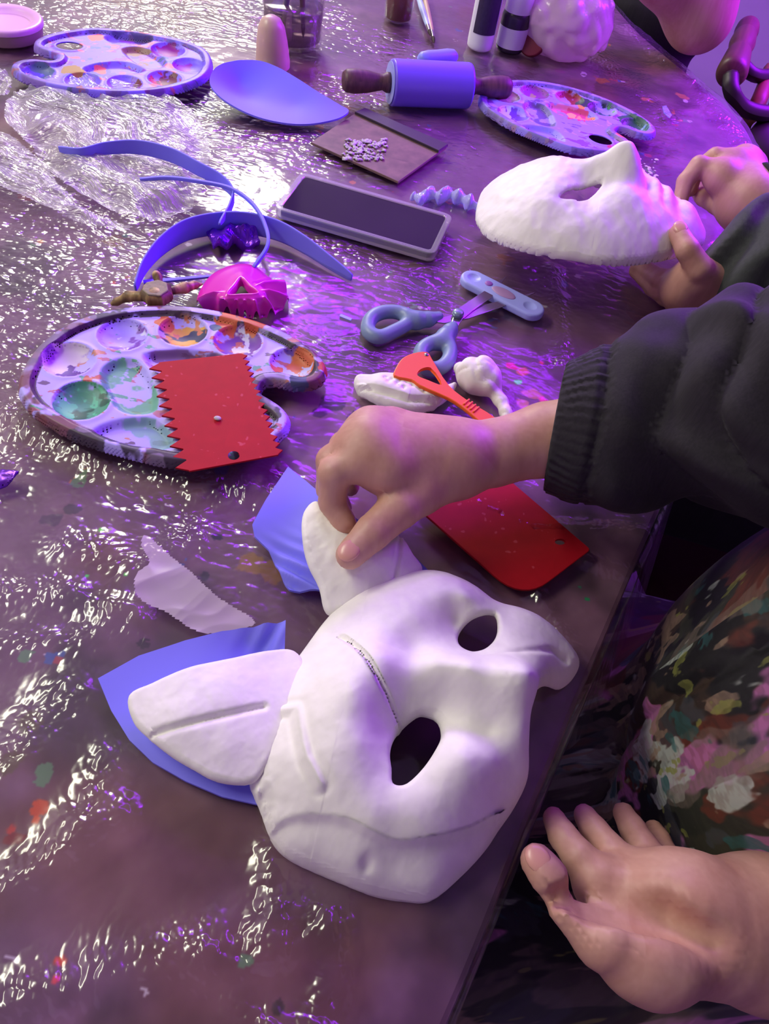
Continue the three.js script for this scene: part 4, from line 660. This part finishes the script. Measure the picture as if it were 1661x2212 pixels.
{
  const b = W(632, 92, .004), o = thing('glass_jar', 'clear glass jar holding two brushes at the far side', 'jar', null, b);
  part('jar_wall', lathe([[0, .004], [.034, .004], [.0375, .001], [.0395, .006], [.041, .03], [.0425, .12], [.0405, .12], [.039, .03], [.0375, .009], [.034, .007], [0, .007]], b, V3(0, 1, 0), 56), mGlass, o);
  part('water', lathe([[0, .0075], [.0365, .0075], [.0385, .03], [.0392, .046], [0, .046]], b, V3(0, 1, 0), 48), std({ color: 0xb9a9ae, transmission: .85, thickness: 0, roughness: .12 }), o, 'murky rinse water');
  const brush = (name, label, a, t, r, col) => { const d = t.clone().sub(a), L = d.length(), q = thing(name, label, 'brush', 'paint brushes', a); part('bristles', lathe([[0, 0], [.0014, .004], [.0028, .012], [.0026, .018]], a, d, 14), std({ color: 0x3a2a24, roughness: .8 }), q); part('ferrule', lathe([[.0028, .017], [.003, .03], [.0032, .036]], a, d, 14), std({ color: 0xb8b4b0, metalness: .9, roughness: .3 }), q); part('handle', lathe([[.0032, .036], [r, .06], [r * 1.1, L * .5], [r * .6, L], [0, L + .001]], a, d, 14), std({ color: col, roughness: .4 }), q); };
  brush('paint_brush', 'dark blue brush standing in the glass jar', b.clone().add(V3(-.012, .010, .012)), b.clone().add(V3(.010, .20, -.010)), .004, 0x1c2c58);
  brush('paint_brush', 'brown brush standing in the glass jar', b.clone().add(V3(.016, .010, .006)), b.clone().add(V3(-.004, .20, -.020)), .0045, 0x6a4a50);
  brush('paint_brush', 'pale blue handled brush lying behind the rolling pin', W(931, 78, .010), W(893, -40, .012), .0042, 0xb8d0f0);
  brush('paint_brush', 'bare wooden handled brush with a dark tip lying behind the rolling pin', W(938, 94, .006), W(910, -40, .018), .0038, 0xc8ac8c);
}
{
  const b = W(858, 46, 0), o = thing('paint_pot', 'small clear pot of brown paint left of the lying brushes', 'pot', null, b);
  part('pot_wall', lathe([[0, .003], [.019, .003], [.021, .006], [.022, .05], [.0208, .05], [.0198, .007], [0, .005]], b), mGlass, o); part('paint', lathe([[0, .006], [.0192, .006], [.0202, .040], [0, .040]], b), std({ color: 0x7a4238, roughness: .35 }), o, 'brown paint');
}
{ const b = W(590, 150, .0); single('silicone_cup', lathe([[.0215, .004], [.022, .010], [.0195, .034], [.0165, .050], [.012, .058], [.006, .0615], [0, .062]], b, V3(-.05, 1, .02), 36), std({ color: 0xe6c8b4, roughness: .35, transmission: .35, thickness: 0 }), 'small beige dome-shaped cup behind the plastic leaf', 'cup'); }
{ const b = W(22, 84, .0); const o = thing('plastic_tub', 'round pink plastic tub with a sunken lid at the far left', 'tub', null, b); part('tub_wall', lathe([[0, .003], [.036, .003], [.040, .006], [.042, .020], [.040, .022]], b), std({ color: 0x9a7a86, roughness: .45 }), o); part('lid', lathe([[0, .018], [.028, .018], [.031, .0225], [.040, .0245], [.043, .022], [.043, .018]], b), std({ color: 0xd8a8d0, roughness: .35 }), o, 'pink lid'); }
// ---------------------------------------------------------------- phone
{
  const h = .011, c = [[650, 383], [972, 462], [932, 562], [602, 452]].map(p => W(...p, h)), ctr = c[0].clone().add(c[1]).add(c[2]).add(c[3]).multiplyScalar(.25), u = c[1].clone().sub(c[0]).add(c[2].clone().sub(c[3])).normalize(), ang = Math.atan2(-u.z, u.x);
  const o = thing('phone', 'black smartphone in a clear bumper case lying face up', 'phone', null, V3(ctr.x, T, ctr.z));
  const w = .171, d = .081, rr = (W_, D_, r, hole) => { const s = new THREE.Shape(); const x = W_ / 2, y = D_ / 2; s.moveTo(-x + r, -y); s.lineTo(x - r, -y); s.quadraticCurveTo(x, -y, x, -y + r); s.lineTo(x, y - r); s.quadraticCurveTo(x, y, x - r, y); s.lineTo(-x + r, y); s.quadraticCurveTo(-x, y, -x, y - r); s.lineTo(-x, -y + r); s.quadraticCurveTo(-x, -y, -x + r, -y); return s; };
  const ex = (s, y0, t, bv) => { const g = new THREE.ExtrudeGeometry(s, { depth: t - 2 * bv, bevelEnabled: true, bevelSize: bv, bevelThickness: bv, bevelSegments: 3, curveSegments: 8 }); g.rotateX(-Math.PI / 2); g.translate(0, y0 + bv, 0); g.rotateY(ang); g.translate(ctr.x, T, ctr.z); return g; };
  part('phone_body', ex(rr(w - .012, d - .012, .006), .0050, .0075, .0010), std({ color: 0x141216, roughness: .25, metalness: .3 }), o);
  part('screen', ex(rr(w - .014, d - .014, .005), .0120, .0010, .0003), std({ color: 0x09080b, roughness: .06, clearcoat: 1, clearcoatRoughness: .03 }), o, 'dark glossy screen');
  const outer = rr(w - .003, d - .003, .009), inner = rr(w - .011, d - .011, .006); outer.holes.push(new THREE.Path(inner.getPoints(8).reverse()));
  part('case_rim', ex(outer, .0042, .0100, .0012), std({ color: 0xf2eef2, roughness: .10, transmission: .74, thickness: 0, ior: 1.5 }), o, 'clear plastic bumper rim'); part('case_back', ex(rr(w - .004, d - .004, .009), .0042, .0012, .0004), std({ color: 0x8e7f84, roughness: .3 }), o);
}
// ---------------------------------------------------------------- board with clay crumbs
{
  const q = xz(wp([[673, 307, .008], [775, 240, .008], [963, 317, .008], [860, 391, .008]]));
  const mB = std({ map: uvs(tex(256, 256, (u, v) => { const n = fbm(u * 16, v * 16, 2501, 4); return mixc([92, 70, 66], [134, 104, 92], n); }), 6), roughness: .55 });
  const o = thing('modelling_board', 'thin brown board with white clay crumbs and a dark strip along one side', 'board', null, V3((q[0][0] + q[2][0]) / 2, T, (q[0][1] + q[2][1]) / 2));
  part('board', plate(q, .005, .003, [], .0006), mB, o);
  const s = xz(wp([[768, 244, .0095], [788, 236, .0095], [966, 314, .0095], [947, 327, .0095]])); part('strip', plate(s, .0078, .0034, [], .0006), std({ color: 0x3a2c3c, roughness: .45 }), o, 'dark strip');
  const geos = []; for (let i = 0; i < 260; i++) { const p = W(748 + rnd() * 86 - (i % 3) * 4, 302 + rnd() * 44, .0085), r = .0005 + rnd() * .0017; const g = new THREE.TetrahedronGeometry(r * 1.3, 1); g.scale(1, .6, 1.2); g.rotateY(rnd() * 6); g.translate(p.x, p.y + r * .4, p.z); geos.push(g); }
  const m = single('clay_crumbs', mergeGeometries(geos), mClay, 'pile of white clay crumbs on the brown board', 'crumbs'); m.userData.kind = 'stuff';
}
{ const geos = []; for (let i = 0; i < 120; i++) { const p = W(1305 + rnd() * 110 + (rnd() - .5) * 30, 340 + rnd() * 44, .004), r = .0008 + rnd() * .0020; const g = new THREE.IcosahedronGeometry(r, 0); g.scale(1.3, .35, 1); g.rotateY(rnd() * 6); g.translate(p.x, p.y + r * .3, p.z); geos.push(g); } const m = single('paint_flakes', mergeGeometries(geos), mClay, 'scatter of pale flakes between the far right palette and the hand', 'flakes'); m.userData.kind = 'stuff'; }
// ---------------------------------------------------------------- cellophane twist, foil packet, foil scrap
const foilBump = tex(256, 256, (u, v) => { const q = 255 * ridge(u * 16, v * 16, 2601, 3); return [q, q, q]; }, false);
{
  const pts = [[903, 428], [925, 418], [950, 424], [975, 420], [1000, 430], [1020, 442]].map(p => W(...p, .007)), c = new THREE.CatmullRomCurve3(pts); const L = pts.map(p => [p.x, p.y, p.z, .006]), [lo, hi] = bounds(L, .012);
  single('cellophane_twist', net((x, y, z) => chain(x, y, z, L, .002) - .0042 * Math.sin(x * 420 + z * 130) * .6 - .004 * (ridge(x * 120, z * 120 + y * 90, 2611, 2) - .5), lo, hi, .0014), std({ color: 0xd6d8fa, transmission: .5, thickness: 0, roughness: .16 }), 'twisted strip of crinkled clear cellophane above the phone corner', 'wrapper');
}
{
  const o = wp([[440, 494, .006], [470, 500, .008], [498, 486, .012], [520, 492, .012], [545, 484, .010], [556, 500, .008], [563, 524, .006], [530, 532, .006], [490, 536, .006], [460, 538, .006], [452, 516, .006]]), sp = spline2(o.concat(wp([[500, 510, .020], [530, 512, .018], [475, 516, .014]])));
  single('foil_packet', shell({ poly: xz(o), t: .0045, cell: .0012, height: (x, z) => sp(x, z) + .005 * (ridge(x * 90, z * 90, 2621, 2) - .5) }), std({ color: 0x7a2fd0, metalness: .6, roughness: .25, bumpMap: uvs(foilBump, 12), bumpScale: .001 }), 'shiny purple foil sweet packet under the arched blue band', 'packet');
}
{
  const o = wp([[-30, 1018, .006], [10, 1012, .010], [44, 1022, .010], [30, 1040, .008], [4, 1056, .006], [-30, 1064, .006]]), sp = spline2(o);
  single('foil_scrap', shell({ poly: xz(o), t: .0016, cell: .0012, height: (x, z) => sp(x, z) + .004 * (ridge(x * 100, z * 100, 2631, 2) - .5) }), std({ color: 0x6a2ab0, metalness: .55, roughness: .25 }), 'crumpled purple foil scrap at the left edge', 'foil');
}
// ---------------------------------------------------------------- turtle figurine
{
  const o = thing('turtle_figurine', 'small bronze-painted turtle figurine beside the pink fluted cutter', 'figurine', null, W(335, 645));
  const mT = std({ map: uvs(tex(256, 256, (u, v) => { const n = fbm(u * 24, v * 24, 2701, 4); return mixc(mixc([96, 72, 40], [160, 130, 78], step(.3, .6, n)), [196, 168, 112], step(.55, .7, n)); }), 7), roughness: .5 }), mT2 = std({ map: uvs(tex(128, 128, (u, v) => mixc([110, 104, 84], [160, 146, 110], fbm(u * 20, v * 20, 2711, 4))), 18), roughness: .6 });
  const c = W(335, 640, .018), hex = []; for (const [x, y] of [[300, 637], [312, 617], [345, 610], [370, 618], [374, 640], [352, 655], [318, 652]]) { const p = W(x, y, .018); hex.push([p.x, p.z]); }
  part('shell', shell({ poly: hex, t: .012, cell: .0012, height: (x, z) => .0165 + .002 * Math.exp(-((Math.hypot(x - c.x, z - c.z) / .01) ** 2)) }), mT, o);
  part('shell_top', shell({ poly: hex.map(([x, z]) => [lerp(c.x, x, .78), lerp(c.z, z, .78)]), t: .002, cell: .0009, height: () => .0232 }), mT2, o, 'grey-tan flat shell top');
  const limbs = { head: [J(345, 612, .018, .0030), J(340, 598, .020, .0036), J(337, 592, .022, .0030)], flipper: [J(312, 640, .016, .0045), J(278, 640, .012, .0042), J(252, 652, .006, .0028), J(243, 656, .0045, .0018)], flipper2: [J(370, 628, .016, .0035), J(398, 622, .014, .0045), J(420, 616, .010, .0032), J(436, 614, .008, .0012)], leg: [J(330, 650, .014, .0040), J(332, 662, .010, .0046), J(335, 674, .008, .0034)] };
  for (const [k, L] of Object.entries(limbs)) { const [lo, hi] = bounds(L, .006); part(k.replace('2', ''), net((x, y, z) => chain(x, y, z, L, .003), lo, hi, .0011), mT, o); }
}
// ---------------------------------------------------------------- pink fluted cutter
{
  const o = thing('fluted_cutter', 'bright pink plastic cutter with a fluted skirt and triangular hole', 'cutter', null, W(530, 640));
  const mP = std({ color: 0xe02ab8, roughness: .3, clearcoat: .3, clearcoatRoughness: .15 });
  // plan outlines: plate with the triangular hole, smooth flange on one side, pleated skirt on the other
  const hole = xz(wp([[521, 608, .022], [553, 634, .022], [498, 637, .022]])), hc = W(524, 627, .022);
  const top = [[520, 588, .022], [545, 606, .022], [572, 633, .022], [560, 646, .022], [520, 648, .022], [478, 646, .022], [470, 640, .022], [490, 612, .022]], outr = [[543, 572, .010], [578, 596, .006], [626, 640, .005], [610, 668, .005], [560, 686, .005], [500, 678, .005], [428, 662, .008], [452, 598, .012], [500, 573, .014]];
  const curve = l => new THREE.CatmullRomCurve3(l.map(p => W(...p)), true, 'centripetal');
  const N = 260, angSort = l => { const c = curve(l), p = c.getSpacedPoints(4000); return a => { let best = p[0], bd = 1e9; for (const q of p) { let e = Math.abs(Math.atan2(q.z - hc.z, q.x - hc.x) - a); e = Math.min(e, Math.PI * 2 - e); if (e < bd) { bd = e; best = q; } } return best; }; };
  const fT = angSort(top), fO = angSort(outr), fH = angSort([[521, 606, .022], [536, 620, .022], [554, 635, .022], [526, 637, .022], [497, 638, .022], [510, 620, .022]]);
  const P = [], I = [], rows = 9;
  for (let j = 0; j <= N; j++) {
    const a = -Math.PI + j / N * Math.PI * 2, H = fH(a), A = fT(a), O = fO(a); const deg = a * 180 / Math.PI; // flutes where the outline faces right and near
    const fl = clamp(Math.min((deg + 78) / 14, (168 - deg) / 14), 0, 1);
    const wv = Math.sin(a * 12.2);
    const pts = [[H, -.006], [H, 0], [H.clone().lerp(A, .12), .0022], [H.clone().lerp(A, .35), .0022], [H.clone().lerp(A, .5), 0], [A, 0], [A.clone().lerp(O, .25), .006 * wv * fl * .8 - .001 * (1 - fl)], [A.clone().lerp(O, .65), .0085 * wv * fl], [A.clone().lerp(O, 1 - .05 * fl * (1 - wv)), .0100 * fl * Math.max(0, wv)], [A.clone().lerp(O, 1.02 - .05 * fl * (1 - wv)), .0100 * fl * Math.max(0, wv) - .0025]];
    for (const [p, dy] of pts) P.push(p.x, p.y + dy, p.z);
  }
  const R = rows + 1; for (let j = 0; j < N; j++) for (let i = 0; i < rows; i++) { const a = j * R + i, b = a + R; I.push(a, a + 1, b, b, a + 1, b + 1); }
  const g = new THREE.BufferGeometry(); g.setAttribute('position', new THREE.Float32BufferAttribute(P, 3)); g.setAttribute('uv', new THREE.Float32BufferAttribute(new Float32Array(P.length / 3 * 2), 2)); g.setIndex(I); g.computeVertexNormals();
  part('fluted_skirt', g, mP, o);
}
// ---------------------------------------------------------------- scissors
{
  const o = thing('scissors', 'open scissors with grey-blue plastic handles', 'scissors', null, W(988, 690));
  const mHd = std({ color: 0x7f93b4, roughness: .42 }), mSt = std({ color: 0xb9b4ba, metalness: .92, roughness: .22 });
  const bl = (l, h) => plate(xz(wp(l.map(p => [...p, h]))), h, .0014, [], .0004);
  part('blade', bl([[975, 700], [985, 672], [1010, 655], [1092, 600], [1060, 645], [1020, 672], [998, 690], [985, 712]], .0105), mSt, o);
  part('blade', bl([[945, 698], [940, 692], [1000, 676], [1040, 662], [1155, 634], [1110, 655], [1010, 690], [960, 700]], .0085), mSt, o);
  { const p = W(988, 683, .011); part('rivet', lathe([[0, .0052], [.0035, .0050], [.0052, .0036], [.0055, 0], [0, 0]], V3(p.x, p.y + .0012, p.z), V3(0, 1, 0), 24), std({ color: 0x8fa2b4, roughness: .3, metalness: .4 }), o); }
  const loop = (pts, arm) => { const J0 = pts.map(p => J(...p)), L = new THREE.CatmullRomCurve3(J0.map(q => V3(q[0], q[1], q[2])), true, 'centripetal').getPoints(40).slice(0, -1).map(q => [q.x, q.y, q.z, .0053]); const A = arm.map(p => J(...p)); const [lo, hi] = bounds([...L, ...A], .006); return net((x, y, z) => smin(chain(x, y, z, [...L, L[0]], .003), chain(x, y, z, A, .002), .004), lo, hi, .0013); };
  part('handle', loop([[800, 690, .009, .0055], [822, 676, .010, .0052], [856, 674, .010, .0050], [880, 684, .010, .0052], [884, 694, .009, .0055], [850, 716, .008, .0055], [815, 728, .008, .0055], [796, 716, .008, .0058]], [[880, 684, .010, .0060], [900, 692, .009, .0085], [925, 690, .009, .0070], [947, 684, .009, .0048]]), mHd, o);
  part('handle', loop([[912, 754, .010, .0052], [935, 740, .011, .0050], [962, 738, .011, .0052], [972, 756, .010, .0052], [966, 782, .009, .0052], [945, 797, .008, .0052], [922, 795, .008, .0052], [908, 775, .009, .0052]], [[950, 740, .011, .0070], [962, 728, .011, .0085], [972, 715, .011, .0070], [978, 706, .011, .0050]]), mHd, o);
}
// ---------------------------------------------------------------- blue multi tool
{
  const o = thing('plastic_gauge', 'pale blue rounded plastic stick with a pink button under the scissor blades', 'plastic stick', null, W(1083, 640));
  const a = W(1022, 607, .008), b = W(1146, 670, .008), f = net((x, y, z) => { const q = [a.x, a.y - .001, a.z], p = [b.x, b.y - .001, b.z], bx = p[0] - q[0], bz = p[2] - q[2], h = clamp(((x - q[0]) * bx + (z - q[2]) * bz) / (bx * bx + bz * bz), 0, 1), d = Math.hypot(x - q[0] - bx * h, z - q[2] - bz * h) - .0128, e = Math.abs(y - a.y) - .0042, r = .0025; let s = Math.min(Math.max(d + r, e + r), 0) + Math.hypot(Math.max(d + r, 0), Math.max(e + r, 0)) - r; for (const t of [.0, .97]) { const dx = x - lerp(a.x, b.x, t), dz = z - lerp(a.z, b.z, t); s = Math.max(s, -(Math.hypot(dx, (y - a.y - .010) * 1.2, dz) - .0095)); } return s; }, [Math.min(a.x, b.x) - .02, T - .004, Math.min(a.z, b.z) - .02], [Math.max(a.x, b.x) + .02, T + .02, Math.max(a.z, b.z) + .02], .0013);
  part('stick_body', f, std({ color: 0xa9b0fa, roughness: .4 }), o);
  const m = W(1088, 632, .0125), u = b.clone().sub(a).normalize(), g = new THREE.SphereGeometry(1, 20, 12).scale(.013, .0018, .0065); g.rotateY(Math.atan2(-u.z, u.x)); g.translate(m.x, T + .0122, m.z); part('button', g, std({ color: 0xb48cc0, roughness: .45 }), o, 'mauve oval button');
  const p2_ = W(1056, 612, .0125), g2_ = new THREE.SphereGeometry(1, 16, 10).scale(.004, .0014, .004); g2_.translate(p2_.x, T + .0122, p2_.z); part('button', g2_, std({ color: 0xa060c0, roughness: .45 }), o, 'small violet dot');
}
// ---------------------------------------------------------------- orange tool
{
  const o = thing('ribbon_tool', 'orange plastic clay tool with a looped head lying on the clay leaf', 'clay tool', null, W(960, 845));
  const mO = std({ color: 0xf0640f, roughness: .42 }), h = .020;
  const poly = smooth2(xz(wp([[853, 811], [858, 793], [871, 775], [895, 764], [922, 762], [931, 775], [969, 834], [1006, 864], [1070, 904], [1120, 950], [1112, 968], [1098, 966], [1046, 918], [998, 877], [969, 859], [908, 832], [890, 820]].map(p => [...p, h]))), 3), hl = smooth2(xz(wp([[901, 811], [906, 800], [920, 794], [930, 795], [954, 832], [925, 822]].map(p => [...p, h]))), 3);
  part('tool_body', plate(poly, h - .003, .0034, [hl], .0008), mO, o);
  for (let i = 0; i < 4; i++) { const a = W(1001 + i * 7, 875 + i * 5.5, h), b = W(1013 + i * 7, 864 + i * 5.5, h); part('grip_rib', sweep([a, a.clone().lerp(b, .5), b].map(p => p.clone().setY(T + h + .0006)), () => [.0009, .0009], 6, 8), mO, o); }
  const r = W(921, 767, h); part('rivet', lathe([[0, .0010], [.0016, .0008], [.002, 0]], V3(r.x, T + h + .0003, r.z), V3(0, 1, 0), 14), std({ color: 0x8a8a90, metalness: .8, roughness: .3 }), o);
}
// ---------------------------------------------------------------- clay pieces
{
  const o = wp([[764, 832, .006], [770, 815, .008], [800, 814, .010], [850, 812, .010], [905, 826, .010], [950, 838, .009], [985, 830, .008], [978, 850, .008], [955, 872, .007], [920, 888, .006], [880, 890, .006], [830, 880, .006], [785, 856, .006]]), sp = spline2(o.concat(wp([[820, 832, .013], [880, 850, .013], [930, 862, .011]]))), gr = wp([[768, 836, .01], [820, 850, .012], [880, 868, .012], [940, 872, .010]]), pits = wp([[832, 824], [845, 828], [862, 832], [876, 836], [856, 838], [838, 833], [888, 842], [905, 846], [915, 852], [870, 846]].map(p => [...p, .013]));
  single('clay_leaf', shell({ poly: smooth2(xz(o), 3), t: .009, cell: .0013, height: (x, z) => { let h = sp(x, z) - .003 * Math.exp(-((lineDist(gr, x, z) / .0018) ** 2)); for (const p of pits) h -= .0024 * Math.exp(-(((x - p[0]) ** 2 + (z - p[1]) ** 2) / (.0017 ** 2))); return h + .001 * fbm(x * 150, z * 150, 2801); } }), mClay, 'flattened leaf-shaped clay piece with a row of pits under the orange tool', 'clay piece', 'clay pieces');
}
{
  const L = [[J(1012, 806, .014, .011), J(1035, 806, .016, .014), J(1052, 818, .014, .013)], [J(1022, 826, .012, .010), J(1050, 832, .012, .010)], [J(990, 798, .010, .005), J(1010, 796, .016, .007)]], tail = [J(1066, 838, .010, .0062), J(1082, 868, .008, .0060), J(1098, 900, .007, .0056)];
  const [lo, hi] = bounds([...L.flat(), ...tail], .006);
  single('clay_lump', net((x, y, z) => { let d = 1e9; for (const c of L) d = smin(d, chain(x, y, z, c, .004), .006); d = smin(d, chain(x, y, z, tail, .002), .004); return Math.max(d + .0035 * (ridge(x * 70 + y * 40, z * 70, 2811, 2) - .5), T + .003 - y); }, lo, hi, .0014), mClay, 'lumpy ball of white clay with a rolled tail right of the orange tool', 'clay piece', 'clay pieces');
}
// ---------------------------------------------------------------- loose film
function filmPatch(pts, hf, step_ = .0017) {
  const poly = smooth2(xz(wp(pts)), 4), xs = poly.map(p => p[0]), zs = poly.map(p => p[1]), x0 = Math.min(...xs), z0 = Math.min(...zs), nx = Math.ceil((Math.max(...xs) - x0) / step_), nz = Math.ceil((Math.max(...zs) - z0) / step_), id = new Int32Array((nx + 1) * (nz + 1)).fill(-1), P = [], U = [], I = [];
  for (let k = 0; k <= nz; k++) for (let i = 0; i <= nx; i++) { const x = x0 + i * step_, z = z0 + k * step_, d = inPoly(poly, x, z); if (d < step_ * .6) { id[k * (nx + 1) + i] = P.length / 3; P.push(x, T + hf(x, z, -d), z); U.push(x, z); } }
  for (let k = 0; k < nz; k++) for (let i = 0; i < nx; i++) { const a = id[k * (nx + 1) + i], b = id[k * (nx + 1) + i + 1], c = id[(k + 1) * (nx + 1) + i], d = id[(k + 1) * (nx + 1) + i + 1]; if (a >= 0 && b >= 0 && c >= 0) I.push(a, c, b); if (b >= 0 && c >= 0 && d >= 0) I.push(b, c, d); }
  const g = new THREE.BufferGeometry(); g.setAttribute('position', new THREE.Float32BufferAttribute(P, 3)); g.setAttribute('uv', new THREE.Float32BufferAttribute(U, 2)); g.setIndex(I); g.computeVertexNormals(); return g;
}
// folds of loose film run one way: s along them, t across
const wa = W(60, 290), wd = W(430, 450).sub(wa).setY(0).normalize();
const along = (x, z) => { const dx = x - wa.x, dz = z - wa.z, w = .02 * (fbm(x * 22, z * 22, 2905, 2) - .5); return [dx * wd.x + dz * wd.z + w, -dx * wd.z + dz * wd.x + w * 2.2]; };
const wrapBump = tex(1024, 1024, (u, v) => { const w = .05 * fbm(u * 9, v * 9, 2904, 2); const q = 255 * (.6 * ridge((u + w) * 9, (v + w) * 64, 2901, 3) + .4 * ridge(u * 30, (v + w) * 150, 2911, 2)); return [q, q, q]; }, false);
const mWrap = std({ color: 0xf4f0f4, transmission: .74, thickness: 0, roughness: .2, ior: 1.65, bumpMap: uvs(wrapBump, 4), bumpScale: .004 });
const wrapUv = g => { const p = g.attributes.position, uv = g.attributes.uv; for (let i = 0; i < p.count; i++) { const [s, t] = along(p.getX(i), p.getZ(i)); uv.setXY(i, s, t); } return g; };
single('cling_film', wrapUv(filmPatch([[28, 245], [60, 215], [130, 195], [240, 198], [340, 218], [420, 270], [455, 350], [440, 420], [410, 480], [330, 500], [250, 480], [170, 440], [110, 395], [70, 340], [20, 290]], (x, z, e) => { const [s, t] = along(x, z); return .006 + .014 * step(0, .03, e) * (.25 + fbm(x * 18, z * 18, 2921, 2)) * .8 + .011 * ridge(s * 13, t * 62, 2931, 2) + .005 * Math.exp(-((e / .008) ** 2)) - .004; })), mWrap, 'crumpled heap of clear cling film in front of the far left palette', 'cling film', 'loose clear film');
single('cling_film', wrapUv(filmPatch([[-60, 310], [10, 305], [60, 340], [110, 395], [150, 440], [220, 490], [290, 520], [200, 510], [90, 465], [0, 425], [-60, 405]], (x, z, e) => { const [s, t] = along(x, z); return .006 + .010 * step(0, .02, e) * fbm(x * 24, z * 24, 2941, 2) + .009 * ridge(s * 14, t * 80, 2951, 2); })), mWrap, 'smaller gathered fold of clear cling film at the left edge', 'cling film', 'loose clear film');
single('film_scrap', wrapUv(filmPatch([[-30, 165], [10, 172], [34, 205], [20, 232], [-30, 240]], (x, z) => .008 + .010 * ridge(x * 60, z * 60, 2961, 2))), mWrap, 'small piece of clear film left of the far palette', 'cling film', 'loose clear film');
single('tissue_scrap', filmPatch([[312, 1158, .008], [330, 1168, .008], [372, 1205, .008], [420, 1245, .008], [470, 1292, .008], [552, 1348, .008], [490, 1368, .008], [430, 1368, .008], [360, 1325, .008], [298, 1290, .008], [294, 1242, .008], [322, 1218, .008], [306, 1180, .008]], (x, z) => .0075 + .003 * ridge(x * 34 + z * 16, z * 40, 2971, 2), .0011), std({ color: 0xe0d0da, transmission: .5, thickness: 0, roughness: .3 }), 'torn strip of cloudy plastic left of the clay ears', 'plastic scrap');
// ---------------------------------------------------------------- stools under the two people at the right
{
  const mSeat = std({ color: 0x4a1024, roughness: .7 }), mMetal = std({ color: 0x2c2a2e, roughness: .4, metalness: .6 });
  for (const [x, z, label] of [[.60, -.74, 'round dark red padded stool under the person behind'], [.50, -.26, 'round dark red padded stool under the person with the apron']]) {
    const b = V3(x, 0, z), o = thing('stool', label, 'stool', 'padded stools', b);
    part('seat', lathe([[0, .262], [.19, .262], [.205, .274], [.205, .292], [.19, .304], [0, .310]], b, V3(0, 1, 0), 48), mSeat, o);
    for (let i = 0; i < 4; i++) { const a = i * Math.PI / 2 + .6; part('leg', sweep([V3(x + .13 * Math.cos(a), .264, z + .13 * Math.sin(a)), V3(x + .16 * Math.cos(a), .13, z + .16 * Math.sin(a)), V3(x + .19 * Math.cos(a), .004, z + .19 * Math.sin(a))], () => [.012, .012], 8, 10), mMetal, o); }
  }
}
scene.traverse(o => { if (o.isMesh) { o.castShadow = true; o.receiveShadow = true; } });
renderer.render(scene, camera);
